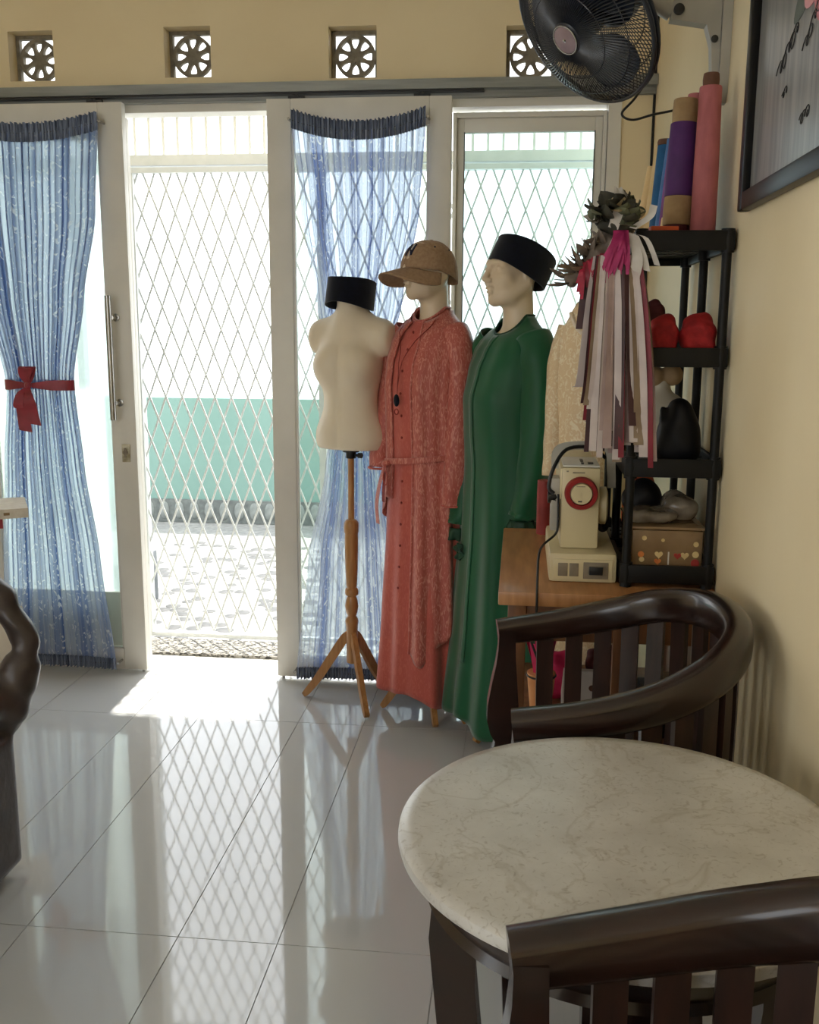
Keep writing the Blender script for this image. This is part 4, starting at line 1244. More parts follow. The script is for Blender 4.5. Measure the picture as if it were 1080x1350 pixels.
lg.prism(prof, -0.026, 0.026, 'xz')
lm = mesh_of(lg, 'leg', 'darkwood', 30)
for k in range(4): instance('leg', lm, tb, rot=(0, 0, PI / 2 * k + PI))
G().lathe([(0.02, 0.17), (0.185, 0.17), (0.188, 0.18), (0.185, 0.192), (0.02, 0.192)], n=36).build('lower_shelf', 'darkwood', tb)

# --- barrel armchairs
def armchair(label, loc, rz, group):
    t = thing('barrel_armchair', label, 'chair', (loc[0], loc[1], 0), rz, group)
    ctrl = [(-0.178, 0.249, 0.766), (-0.06, 0.256, 0.782), (0.055, 0.247, 0.808), (0.150, 0.205, 0.842), (0.212, 0.115, 0.863), (0.232, 0.0, 0.868)]
    ctrl = ctrl + [(x, -y, z) for x, y, z in reversed(ctrl[:-1])]
    P = spline(ctrl, 72)
    def prof(i, q):
        b = math.sin(PI * q)
        w = 0.024 + 0.002 * b; h = 0.026 + 0.010 * b
        o = []
        for k in range(20):
            a = 2 * PI * k / 20
            ca_, sa_ = math.cos(a), math.sin(a)
            o.append((w * (abs(ca_) ** 0.6) * (1 if ca_ >= 0 else -1), h * (abs(sa_) ** 0.6) * (1 if sa_ >= 0 else -1)))
        return o
    G().sweep(P, prof).build('top_rail', 'darkwood', t, smooth=50)
    # seat
    g = G()
    sp = [(-0.175, 0.215), (-0.05, 0.225), (0.06, 0.215), (0.145, 0.175), (0.195, 0.10), (0.210, 0.0)]
    sp = sp + [(x, -y) for x, y in reversed(sp[:-1])]
    S = [(p.x, p.y) for p in spline([(x, y, 0) for x, y in sp], 40)]
    g.rings([[(x * 0.97, y * 0.97, 0.392) for x, y in S], [(x, y, 0.396) for x, y in S], [(x, y, 0.424) for x, y in S], [(x * 0.97, y * 0.97, 0.432) for x, y in S]])
    g.build('seat', 'darkwood', t, smooth=40)
    G().rings([[(x * 0.93, y * 0.93, 0.330) for x, y in S], [(x * 0.93, y * 0.93, 0.3925) for x, y in S]]).build('seat_frame', 'darkwood2', t, smooth=40)
    # slats
    n = 17
    for k in range(n):
        q = 0.085 + (1 - 0.17) * k / (n - 1)
        f = q * 71; i = min(int(f), 70); p = P[i].lerp(P[i + 1], f - i); tg = (P[i + 1] - P[i]).normalized()
        a = math.atan2(tg.y, tg.x)
        nx, ny = -math.sin(a), math.cos(a)
        top = p.z - 0.020
        rows = []
        for j in range(9):
            v = j / 8; z = 0.425 + (top - 0.425) * v
            inn = 0.012 * (1 - v) + 0.010 * math.sin(PI * v)
            w = 0.0175
            cx, cy = p.x * (1 - 0.05 * (1 - v)) - nx * -0.0, p.y * (1 - 0.05 * (1 - v))
            cx += nx * 0.010 * math.sin(PI * v) * 0.6; cy += ny * 0.010 * math.sin(PI * v) * 0.6
            c_, s_ = math.cos(a), math.sin(a)
            rows.append([(cx + u * c_ - d * s_, cy + u * s_ + d * c_, z) for u, d in ((-w, -0.006), (w, -0.006), (w, 0.006), (-w, 0.006))])
        G().rings(rows).build('slat', 'darkwood2', t, smooth=30)
    # scrolled front posts
    po = [(-0.176, 0.775), (-0.177, 0.735), (-0.181, 0.70), (-0.190, 0.655), (-0.197, 0.610), (-0.198, 0.575), (-0.190, 0.545), (-0.180, 0.528), (-0.184, 0.505), (-0.190, 0.49), (-0.190, 0.40), (-0.180, 0.2), (-0.176, 0.0),
          (-0.140, 0.0), (-0.138, 0.2), (-0.132, 0.43), (-0.134, 0.50), (-0.142, 0.528), (-0.134, 0.56), (-0.132, 0.61), (-0.136, 0.66), (-0.140, 0.71), (-0.142, 0.775)]
    for s in (1, -1):
        g = G(); y = 0.246 * s
        g.prism(po, y - 0.021, y + 0.021)
        g.build('front_post', 'darkwood', t, smooth=30)
        g = G()
        g.rings([[(0.150 + a * 0.016, s * 0.160 + b * 0.016, 0.395) for a, b in ((-1, -1), (1, -1), (1, 1), (-1, 1))], [(0.175 + a * 0.014, s * 0.165 + b * 0.014, 0.0) for a, b in ((-1, -1), (1, -1), (1, 1), (-1, 1))]])
        g.build('rear_leg', 'darkwood', t, smooth=0)
    return t
armchair('dark wooden barrel armchair with curved rail between marble table and desk', (0.164, 1.772), R(4.0), 'dark wooden barrel armchairs')
nch = armchair('dark wooden barrel armchair in the foreground, nearest the camera, before the marble table', (0.194, 0.604), R(4.0), 'dark wooden barrel armchairs')
nch.scale = (0.96, 1.03, 1.056)

# --- sewing desk
DZ = 0.815
dk = thing('sewing_desk', 'honey wood desk carrying the sewing machine and the black rack', 'desk', (0.21, 2.51, 0))
def L(x, y): return (x - 0.21, y - 2.51)
def lb(g, x0, x1, y0, y1, z0, z1, bev=0.0): return g.b2(x0 - 0.21, x1 - 0.21, y0 - 2.51, y1 - 2.51, z0, z1, bev=bev)
lb(G(), -0.034, 0.452, 2.150, 2.870, DZ - 0.032, DZ, 0.004).build('desk_top', 'oak', dk)
for y0, y1 in ((2.185, 2.505), (2.515, 2.835)):
    lb(G(), -0.004, 0.008, y0, y1, DZ - 0.140, DZ - 0.0325, 0.002).build('apron', 'oak_dark', dk)
lb(G(), 0.03, 0.40, 2.178, 2.190, DZ - 0.120, DZ - 0.0325, 0.002).build('apron', 'oak_dark', dk)
for x in (-0.012, 0.405):
    for y in (2.170, 2.80):
        lb(G(), x, x + 0.042, y, y + 0.042, 0.0, DZ - 0.0325, 0.003).build('leg', 'oak_dark', dk)
lb(G(), 0.226, 0.276, 2.172, 2.196, 0.0, DZ - 0.0325, 0.002).build('centre_upright', 'oak_dark', dk)
lb(G(), 0.0, 0.44, 2.20, 2.83, 0.395, 0.415, 0.002).build('lower_shelf', 'oak_dark', dk)
lb(G(), 0.435, 0.447, 2.215, 2.795, 0.10, DZ - 0.0325, 0.002).build('back_panel', 'oak_dark', dk)

# --- sewing machine
sm_ = thing('sewing_machine', 'cream vintage sewing machine with a red dial ring on the wooden desk', 'sewing machine', (0.157, 2.25, DZ))
def sb(x0, x1, y0, y1, z0, z1, bev=0.0): return G().b2(x0 - 0.157, x1 - 0.157, y0 - 2.25, y1 - 2.25, z0 - DZ, z1 - DZ, bev=bev)
sb(0.080, 0.236, 2.252, 2.585, DZ, DZ + 0.070, 0.010).build('base', 'machine', sm_)
fp = sb(0.090, 0.226, 2.2495, 2.2535, DZ + 0.008, DZ + 0.056, 0.0015).build('end_plate', 'machine', sm_)
sb(0.101, 0.123, 2.2475, 2.2500, DZ + 0.016, DZ + 0.047, 0.001).build('vent_plate', 'grey_plate', fp)
sb(0.127, 0.148, 2.2475, 2.2500, DZ + 0.016, DZ + 0.047, 0.001).build('vent_plate', 'grey_plate', fp)
sb(0.159, 0.216, 2.2470, 2.2500, DZ + 0.011, DZ + 0.050, 0.001).build('socket_plate', 'grey_plate', fp)
sb(0.172, 0.203, 2.2385, 2.2472, DZ + 0.022, DZ + 0.041, 0.0015).build('plug', 'black_metal', fp)
sb(0.101, 0.122, 2.305, 2.455, 1.000, 1.076, 0.006).build('side_cover', 'machine', sm_)
sb(0.105, 0.194, 2.300, 2.445, DZ + 0.0705, 1.078, 0.007).build('column', 'machine', sm_)
sb(0.106, 0.193, 2.4455, 2.70, 1.000, 1.076, 0.008).build('arm', 'machine', sm_)
sb(0.112, 0.190, 2.66, 2.70, DZ + 0.11, 1.0, 0.006).build('needle_head', 'machine', sm_)
tp = sb(0.107, 0.192, 2.303, 2.46, 1.0785, 1.083, 0.002).build('top_plate', 'machine_top', sm_)
for x0, x1, y0, y1 in ((0.150, 0.156, 2.32, 2.345), (0.150, 0.157, 2.365, 2.40), (0.166, 0.178, 2.325, 2.345)):
    sb(x0, x1, y0, y1, 1.0832, 1.0862).build('stitch_lever', 'black_metal', tp, smooth=0)
hc = (0.150 - 0.157, 0.0, 1.020 - DZ)
G().lathe([(0.0365, 0.050), (0.0385, 0.042), (0.0385, 0.030), (0.036, 0.022), (0.027, 0.022), (0.0265, 0.028)], c=(hc[0], 0, hc[2]), n=40, axis='y', caps=False).build('dial_ring', 'dial_red', sm_)
hw = G().lathe([(0.0375, 0.049), (0.0375, 0.044), (0.002, 0.044)], c=(hc[0], 0, hc[2]), n=40, axis='y', caps=False).lathe([(0.0258, 0.045), (0.0258, 0.026), (0.0235, 0.021), (0.002, 0.021)], c=(hc[0], 0, hc[2]), n=36, axis='y', caps=False).build('hand_wheel', 'machine', sm_)
G().box((hc[0] - 0.003, 0.0205, hc[2] - 0.017), (0.009, 0.0015, 0.003)).build('mark', 'black_metal', hw, smooth=0)
G().box((hc[0] - 0.002, 0.0205, hc[2] + 0.018), (0.020, 0.0012, 0.0016)).build('mark', 'grey_plate', hw, smooth=0)
G().box((hc[0] - 0.006, 0.0495, hc[2] + 0.046), (0.028, 0.0012, 0.0028)).box((hc[0] - 0.032, 0.0495, hc[2] + 0.049), (0.005, 0.0012, 0.003)).build('printed_legend', 'grey_plate', sm_, smooth=0)
G().box((0.012, 0.0493, 0.085 - 0.028), (0.0, 0.0, 0.0)).v
sb(0.082, 0.102, 2.31, 2.37, DZ + 0.11, DZ + 0.235, 0.003).build('motor_bracket', 'fan_grey', sm_)
kb = G().lathe([(0.004, 0.0), (0.016, 0.001), (0.017, 0.018), (0.013, 0.026), (0.004, 0.027)], c=(0.074 - 0.157, 0.075, 1.005 - DZ), n=18, axis='x').build('thread_guide_knob', 'black_metal', sm_)
G().lathe([(0.003, 0.018), (0.012, 0.019), (0.013, 0.032), (0.003, 0.033)], c=(0.062 - 0.157, 0.072, 1.000 - DZ), n=14, axis='x').build('tension_disc', 'steel', sm_)
G().lathe([(0.003, 0.036), (0.034, 0.037), (0.038, 0.045), (0.038, 0.056), (0.030, 0.060), (0.003, 0.060)], c=(0.0, 0.11, 0.165), n=24, axis='x', sy=1.2).build('motor_cover', 'machine', sm_)
hp = spline([(0.094 - 0.157, 0.16, 0.245), (0.096 - 0.157, 0.16, 0.286), (0.125 - 0.157, 0.16, 0.300), (0.195 - 0.157, 0.16, 0.302), (0.222 - 0.157, 0.16, 0.290), (0.228 - 0.157, 0.16, 0.24), (0.230 - 0.157, 0.16, 0.20)], 28)
G().sweep(hp, lambda i, q: [(-0.010, -0.004), (0.010, -0.004), (0.010, 0.004), (-0.010, 0.004)], up=(0, 1, 0)).build('carry_handle', 'fan_grey', sm_)
ca_ = spline([(0.215 - 0.157, 0.18, 0.27), (0.18 - 0.157, 0.15, 0.298), (0.12 - 0.157, 0.12, 0.298), (0.088 - 0.157, 0.075, 0.262), (0.076 - 0.157, 0.062, 0.215), (0.088 - 0.157, 0.055, 0.20)], 30)
G().tube(ca_, 0.0045, n=8, up=(0, 1, 0)).build('power_lead', 'cable', sm_)
ca_ = spline([(0.098 - 0.157, 0.046, 0.20), (0.099 - 0.157, 0.045, 0.13), (0.094 - 0.157, 0.044, 0.105), (0.066 - 0.157, 0.01, 0.086), (0.055 - 0.157, -0.04, 0.072), (0.052 - 0.157, -0.102, 0.030), (0.051 - 0.157, -0.106, -0.06), (0.040 - 0.157, -0.106, -0.10), (0.06 - 0.157, -0.104, -0.16)], 46)
G().tube(ca_, 0.0028, n=8, up=(0, 1, 0)).build('power_lead', 'cable', sm_)
# foot pedal bag beside the machine
def blob(fn, lo, hi, h): return surface(fn, lo, hi, h)
pb = blob(lambda p: smin(sd_ell(p, (0, 0.02, 0.035), (0.017, 0.085, 0.030)), sd_ell(p, (-0.001, 0.05, 0.050), (0.015, 0.05, 0.026)), 0.015) + 0.002 * np.sin(p[:, 1] * 160 + p[:, 2] * 90), (-0.04, -0.1, -0.01), (0.04, 0.15, 0.12), 0.005)
tag(pb.build('vinyl_pouch', 'navy_bag', loc=(0.2165, 2.46, DZ + 0.0755), smooth=180), 'soft black vinyl pouch lying on the sewing machine base beside its column', 'pouch')
tag(G().lathe([(0.004, 0.0), (0.020, 0.0), (0.021, 0.10), (0.020, 0.155), (0.004, 0.155)], n=18).build('cloth_bolt', 'coral_dark', loc=(0.080, 2.80, DZ)), 'small upright coral cloth bolt behind the sewing machine, by the green gown', 'fabric roll')
tag(G().lathe([(0.004, 0.0), (0.017, 0.0), (0.018, 0.08), (0.017, 0.12), (0.004, 0.12)], n=18).build('cloth_bolt', 'lace_pale', loc=(0.122, 2.80, DZ)), 'small upright ivory cloth bolt behind the sewing machine', 'fabric roll')

# --- black plastic rack standing on the desk
RX0, RX1, RY0, RY1 = 0.240, 0.449, 2.222, 2.790
rk = thing('storage_rack', 'black plastic four-tier rack standing on the desk against the right wall', 'rack', ((RX0 + RX1) / 2, (RY0 + RY1) / 2, DZ))
rx, ry = (RX0 + RX1) / 2, (RY0 + RY1) / 2
TIERS = [0.868, 1.112, 1.356, 1.603]
def rb(g, x0, x1, y0, y1, z0, z1, bev=0.0): return g.b2(x0 - rx, x1 - rx, y0 - ry, y1 - ry, z0 - DZ, z1 - DZ, bev=bev)
for z in TIERS:
    g = G()
    for a in (0, 1):
        rb(g, RX0, RX1, (RY0, RY1 - 0.012)[a], (RY0 + 0.012, RY1)[a], z - 0.042, z, 0.003)
        rb(g, (RX0, RX1 - 0.012)[a], (RX0 + 0.012, RX1)[a], RY0 + 0.012, RY1 - 0.012, z - 0.042, z, 0.003)
    tier = g.build('tier_rim', 'plastic_black', rk)
    for k in range(11):
        y = RY0 + 0.030 + (RY1 - RY0 - 0.06) * k / 10
        rb(G(), RX0 + 0.0125, RX1 - 0.0125, y - 0.016, y + 0.016, z - 0.022, z - 0.014).build('tier_slat', 'plastic_black', tier, smooth=0)
    for x in (RX0 + 0.014, RX1 - 0.014):
        for y in (RY0 + 0.014, ry, RY1 - 0.014):
            G().lathe([(0.0145, z - 0.046 - DZ), (0.0155, z - 0.02 - DZ), (0.0145, z + 0.004 - DZ)], c=(x - rx, y - ry, 0), n=12).build('socket', 'plastic_black', tier)
for za, zb in zip(TIERS, TIERS[1:]):
    for x in (RX0 + 0.014, RX1 - 0.014):
        for y in (RY0 + 0.014, ry, RY1 - 0.014):
            G().lathe([(0.0105, za + 0.0035 - DZ), (0.0105, zb - 0.0455 - DZ)], c=(x - rx, y - ry, 0), n=12).build('post', 'plastic_black', rk)
for x in (RX0 + 0.014, RX1 - 0.014):
    for y in (RY0 + 0.014, ry, RY1 - 0.014):
        G().lathe([(0.013, 0.0005), (0.012, 0.0075)], c=(x - rx, y - ry, 0), n=10).build('foot', 'plastic_black', rk)

# --- cloth rolls on the rack's top tier
Z3 = TIERS[3] - 0.0138
def roll(label, x, y, segs, lean=(0, 0), core=None):
    """segs: list of (z0, z1, r0, r1, material) above the tier"""
    t = thing('fabric_roll', label, 'fabric roll', (x, y, Z3), group='cloth rolls on top of the rack')
    t.rotation_euler = (R(lean[0]), R(lean[1]), 0)
    names = {'card': 'paper_band', 'card_dark': 'core_tube'}
    for z0, z1, r0, r1, m in segs:
        G().lathe([(0.002, z0), (r0 - 0.001, z0), (r0, z0 + 0.002), ((r0 + r1) / 2 + 0.001, (z0 + z1) / 2), (r1, z1 - 0.002), (r1 - 0.001, z1), (0.002, z1)], n=28).build(names.get(m, 'cloth'), m, t, smooth=40)
    return t
roll('tall dusty pink cloth roll with a brown core, rightmost on the rack', 0.393, 2.305, [(0.0, 0.318, 0.0275, 0.0235, 'pink'), (0.3185, 0.345, 0.0170, 0.0165, 'card_dark')])
roll('thin rose pink cloth roll half hidden behind the tall pink one', 0.378, 2.405, [(0.0, 0.325, 0.018, 0.017, 'pink')])
roll('violet cloth roll with brown paper bands at both ends', 0.341, 2.341, [(0.0, 0.034, 0.0285, 0.0285, 'maroon'), (0.0345, 0.096, 0.0315, 0.0312, 'card'), (0.0965, 0.252, 0.0320, 0.0292, 'purple'), (0.2525, 0.302, 0.0265, 0.0260, 'card')], lean=(-1.5, 1.5))
roll('slim mauve cloth roll left of the violet one', 0.332, 2.432, [(0.0, 0.060, 0.0165, 0.0165, 'cream_roll'), (0.0605, 0.27, 0.0180, 0.0165, 'mauve'), (0.2705, 0.300, 0.0135, 0.0130, 'card_dark')], lean=(0, 4))
roll('purple cloth roll tucked between the mauve and the light blue ones', 0.335, 2.490, [(0.0, 0.272, 0.0165, 0.0155, 'mauve')], lean=(0, 4))
roll('light steel-blue cloth roll leaning beside the teal blue one', 0.334, 2.545, [(0.0, 0.255, 0.0185, 0.0175, 'ltblue')], lean=(0, 5))
roll('teal blue cloth roll with a dark core', 0.336, 2.610, [(0.0, 0.250, 0.0250, 0.0240, 'blue'), (0.2505, 0.264, 0.0245, 0.0240, 'card_dark')], lean=(0, 3))
roll('cream cloth roll at the far end of the rack, behind the teal blue one', 0.322, 2.680, [(0.0, 0.262, 0.0190, 0.0170, 'cream_roll')], lean=(0, 5))
roll('thin pale cloth roll farthest left, beside the cream one', 0.300, 2.735, [(0.0, 0.222, 0.0125, 0.0095, 'cream_roll')], lean=(0, 7))
ob = tag(G().box((0, 0, 0.0125), (0.060, 0.026, 0.025), bev=0.002).build('small_box', 'orange', loc=(0.303, 2.262, Z3), rot=(0, 0, R(8))), 'small orange box at the front of the rack top beside the violet roll', 'box')

# --- second tier: red bundles
Z2 = TIERS[2] - 0.0138
def bundle(label, loc, r, mat, seed, group=None):
    r_ = random.Random(seed); a = [r_.uniform(0, 6) for _ in range(4)]
    rr = r
    def f(p):
        d = (np.abs(p[:, 0] / rr[0]) ** 3.4 + np.abs(p[:, 1] / rr[1]) ** 3.4 + np.abs((p[:, 2] - rr[2]) / rr[2]) ** 3.0) ** (1 / 3.2) - 1
        d = d * min(rr)
        d += 0.0022 * np.sin(p[:, 0] * 120 + a[0] + 60 * p[:, 2]) + 0.0018 * np.sin(p[:, 2] * 150 + a[1] + p[:, 1] * 80)
        d = smin(d, sd_cap(p, (-0.6 * rr[0], 0, 1.75 * rr[2]), (0.3 * rr[0], 0.0, 2.02 * rr[2]), 0.007, 0.010), 0.016)
        return smax(d, -p[:, 2] + 0.0004, 0.002)
    g = blob(f, (-r[0] - 0.015, -r[1] - 0.015, -0.006), (r[0] + 0.015, r[1] + 0.015, 2 * r[2] + 0.03), 0.0042)
    return tag(g.build('cloth_bundle', mat, loc=loc, smooth=180), label, 'cloth bundle', group)
bundle('larger red cloth bundle on the rack, right of its smaller twin', (0.392, 2.275, Z2), (0.038, 0.036, 0.040), 'red', 1, 'red bundles on the second tier')
bundle('smaller red cloth bundle on the rack, partly behind the hanging ribbons', (0.318, 2.285, Z2), (0.030, 0.034, 0.038), 'red', 2, 'red bundles on the second tier')
bundle('dark maroon cloth bundle behind the two red ones', (0.300, 2.40, Z2), (0.034, 0.040, 0.055), 'maroon', 3)

# --- third tier: dark bag before a white bust
Z1 = TIERS[1] - 0.0138
g = blob(lambda p: smax(smin(smin(sd_ell(p, (0.004, 0, 0.040), (0.053, 0.045, 0.060)), sd_ell(p, (0.006, 0, 0.095), (0.034, 0.034, 0.050)), 0.03), sd_cap(p, (-0.030, -0.006, 0.100), (-0.034, -0.006, 0.118), 0.010, 0.008), 0.01) + 0.0014 * np.sin(70 * p[:, 0] + 90 * p[:, 2]), 0.0005 - p[:, 2], 0.003), (-0.075, -0.065, -0.006), (0.085, 0.065, 0.165), 0.0048)
tag(g.build('hand_bag', 'navy_bag', loc=(0.360, 2.300, Z1), smooth=180), 'black vinyl bag slumped on the rack tier under the red bundles', 'bag')
wb = thing('small_bust', 'small white plastic bust with a tan cloth cap behind the black bag', 'bust', (0.345, 2.46, Z1))
blob(lambda p: smax(smin(smin(sd_ell(p, (0, 0, 0.03), (0.062, 0.045, 0.06)), sd_ell(p, (0, 0, 0.105), (0.060, 0.042, 0.045)), 0.03), sd_cap(p, (0, 0, 0.12), (0, 0, 0.175), 0.020, 0.020), 0.015), 0.0005 - p[:, 2], 0.003), (-0.08, -0.06, -0.006), (0.08, 0.06, 0.20), 0.005).build('torso', 'white_plastic', wb, smooth=180)
blob(lambda p: smin(sd_ell(p, (-0.020, -0.004, 0.185), (0.028, 0.026, 0.024)), sd_ell(p, (0.022, -0.004, 0.188), (0.026, 0.026, 0.026)), 0.008), (-0.06, -0.04, 0.15), (0.06, 0.04, 0.225), 0.004).build('cloth_cap', 'tan', wb, smooth=180)

# --- bottom tier: clear box and bags
Z0 = TIERS[0] - 0.0138
bx = thing('plastic_box', 'smoky clear plastic box with printed hearts on the rack bottom tier', 'box', (0.346, 2.37, Z0))
BW, BD, BH = 0.080, 0.120, 0.090
G().box((0, 0, BH / 2 + 0.001), (2 * BW, 2 * BD, BH), bev=0.006).build('tub', 'clear_box', bx)
G().box((0, 0, BH + 0.0055), (2 * BW + 0.006, 2 * BD + 0.006, 0.007), bev=0.003).build('lid', 'clear_box', bx)
def heart(s): return [(s * 0.062 * 16 * math.sin(a) ** 3 / 1.0, s * 0.062 * (13 * math.cos(a) - 5 * math.cos(2 * a) - 2 * math.cos(3 * a) - math.cos(4 * a))) for a in [2 * PI * k / 22 for k in range(22)]]
def disc(s): return [(s * math.cos(2 * PI * k / 18), s * math.sin(2 * PI * k / 18)) for k in range(18)]
for x, z, sh, s, m in ((-0.052, 0.072, 'd', 0.0055, 'print_cream'), (-0.010, 0.068, 'd', 0.004, 'print_cream'), (-0.018, 0.034, 'h', 0.0095, 'print_cream'), (-0.020, 0.018, 'h', 0.008, 'print_orange'), (-0.056, 0.022, 'd', 0.006, 'print_cream'),
                       (0.024, 0.032, 'h', 0.0085, 'print_red'), (0.040, 0.033, 'h', 0.0095, 'print_cream'), (0.064, 0.036, 'd', 0.0075, 'print_cream'), (0.064, 0.060, 'd', 0.006, 'print_cream'), (0.064, 0.016, 'd', 0.0095, 'print_red'), (-0.058, 0.034, 'd', 0.007, 'print_orange')):
    pts = heart(s) if sh == 'h' else disc(s)
    G().prism([(x + a, z + b) for a, b in pts], -BD - 0.0012, -BD + 0.0002).build('printed_motif', m, bx, smooth=0)
G().box((0.004, -BD - 0.0006, 0.026), (0.003, 0.0016, 0.030)).build('moulded_rib', 'white_plastic', bx, smooth=0)
ZL = Z0 + BH + 0.010
def polybag(label, loc, r, seed, rot=0.0):
    r_ = random.Random(seed); a = [r_.uniform(0, 6) for _ in range(6)]
    def f(p):
        d = sd_ell(p, (0, 0, r[2] * 0.8), r)
        return smax(d + 0.004 * np.sin(40 * p[:, 0] + a[0] + 30 * p[:, 1]) + 0.003 * np.sin(75 * p[:, 1] + a[1] + 60 * p[:, 2]) + 0.0025 * np.sin(90 * p[:, 0] - 50 * p[:, 2] + a[2]), 0.0004 - p[:, 2], 0.003)
    g = blob(f, (-r[0] - 0.012, -r[1] - 0.012, -0.006), (r[0] + 0.012, r[1] + 0.012, 2 * r[2] + 0.012), 0.005)
    return tag(g.build('polythene_bag', 'plastic_bag', loc=loc, rot=(0, 0, rot), smooth=180), label, 'bag', 'crumpled bags on the plastic box')
polybag('crumpled smoky polythene bag at the front of the box lid', (0.318, 2.315, ZL), (0.062, 0.052, 0.020), 4)
polybag('crumpled polythene bag heaped at the right on the box lid', (0.382, 2.355, ZL), (0.042, 0.050, 0.034), 6)
g = blob(lambda p: smax(sd_ell(p, (0, 0, 0.036), (0.046, 0.045, 0.046)) + 0.003 * np.sin(60 * p[:, 0] + 50 * p[:, 2]), 0.0004 - p[:, 2], 0.003), (-0.06, -0.06, -0.006), (0.06, 0.06, 0.095), 0.005)
tag(g.build('cloth_pouch', 'navy_bag', loc=(0.305, 2.425, ZL), smooth=180), 'dark cloth pouch at the back of the box lid', 'pouch')
g = blob(lambda p: smax(sd_ell(p, (0, 0, 0.08), (0.045, 0.030, 0.115)) + 0.003 * np.sin(60 * p[:, 0] + 30 * p[:, 2]), 0.0004 - p[:, 2], 0.003), (-0.06, -0.045, -0.006), (0.06, 0.045, 0.25), 0.006)
tag(g.build('cloth_bundle', 'orange', loc=(0.325, 2.62, Z0), smooth=180), 'rumpled orange cloth at the far end of the rack bottom tier', 'cloth bundle')

# --- bouquets with long ribbons hanging from the rack corner
def leaf_mesh(name, mat, ln, wd, curl):
    g = G()
    def f(u, v):
        w = wd * math.sin(PI * min(1, 0.06 + u * 0.94)) ** 0.8
        return (w * (v - 0.5) * 2, u * ln, curl * u * u + 0.25 * wd * (abs(v - 0.5) * 2) ** 2)
    g.grid(f, 6, 4); g.uv = None
    me = g.mesh(name, 180); me.materials.append(M[mat]); return me
bq = thing('ribbon_bouquet', 'fabric flower bouquet with long trailing mauve ribbons hung on the rack corner', 'bouquet', (0.205, 2.165, 1.60))
LM = [leaf_mesh('leaf', 'leaf_green', 0.032, 0.019, 0.016), leaf_mesh('leaf', 'leaf_dark', 0.033, 0.020, 0.018), leaf_mesh('leaf', 'leaf_gold', 0.030, 0.017, 0.012), leaf_mesh('petal', 'petal_white', 0.031, 0.015, 0.020)]
rng = random.Random(21)
for k in range(64):
    a = rng.uniform(0, 2 * PI); b = rng.uniform(-0.5, 1.3)
    base = (0.052 * math.cos(a) * math.cos(b) * rng.uniform(0.3, 1) - 0.014, 0.022 * math.sin(a) * math.cos(b) - 0.012, 0.018 + 0.026 * math.sin(b))
    m = rng.choices(range(4), (8, 6, 4, 5))[0]
    if math.cos(a) > 0.4 and m == 1 and rng.random() < 0.3: m = 0
    o = instance('leaf' if m < 3 else 'petal', LM[m], bq, base, (rng.uniform(-0.9, 1.3), rng.uniform(-0.9, 0.9), a - PI / 2))
    s = rng.uniform(0.8, 1.2); o.scale = (s, s, s)
surface(lambda p: sd_ell(p, (-0.010, -0.004, 0.012), (0.044, 0.020, 0.026)) + 0.003 * np.sin(130 * p[:, 0] + 90 * p[:, 2]), (-0.07, -0.04, -0.03), (0.05, 0.04, 0.05), 0.005).build('flower_core', 'leaf_dark', bq, smooth=180)
# magenta tulle bow
for k in range(24):
    x0 = -0.004 + rng.uniform(-0.012, 0.012)
    x1 = x0 + rng.uniform(-0.042, 0.020); zz = rng.uniform(-0.055, -0.122)
    P = spline([(x0, -0.020, -0.004), ((x0 * 1.4 + x1) / 2.4, -0.036 - rng.uniform(0, 0.012), zz * 0.45), (x1, -0.030 - rng.uniform(0, 0.01), zz)], 8)
    w = rng.uniform(0.003, 0.0065)
    G().rings([[(p.x - w, p.y, p.z), (p.x + w, p.y - 0.004, p.z), (p.x + w, p.y - 0.003, p.z), (p.x - w, p.y + 0.001, p.z)] for p in P]).build('tulle_strip', 'magenta', bq)
for pts, w in (([(0.02, -0.02, -0.01), (0.045, -0.032, -0.02), (0.062, -0.030, -0.05), (0.072, -0.028, -0.075)], 0.006), ([(0.02, -0.022, -0.012), (0.036, -0.036, -0.05), (0.046, -0.034, -0.085)], 0.012), ([(0.016, -0.022, -0.01), (0.030, -0.04, -0.06), (0.024, -0.034, -0.105)], 0.011), ([(0.02, -0.018, 0.0), (0.052, -0.03, 0.022), (0.060, -0.024, 0.045)], 0.007),
               ([(-0.02, -0.02, 0.0), (-0.012, -0.036, 0.03), (-0.018, -0.03, 0.012)], 0.010), ([(-0.012, -0.02, -0.02), (-0.035, -0.034, -0.075), (-0.040, -0.030, -0.118)], 0.008)):
    P = spline(pts, 10)
    G().rings([[(p.x - w, p.y, p.z + 0.3 * w), (p.x + w, p.y - 0.004, p.z - 0.3 * w), (p.x + w, p.y - 0.0025, p.z - 0.3 * w), (p.x - w, p.y + 0.0015, p.z + 0.3 * w)] for p in P]).build('bow_loop', 'petal_white', bq)
cols = ['rib_pale', 'rib_brown', 'rib_olive', 'rib_mauve', 'rib_crimson', 'rib_pale', 'rib_mauve', 'rib_brown', 'rib_crimson', 'rib_olive', 'rib_mauve']
nR = 44
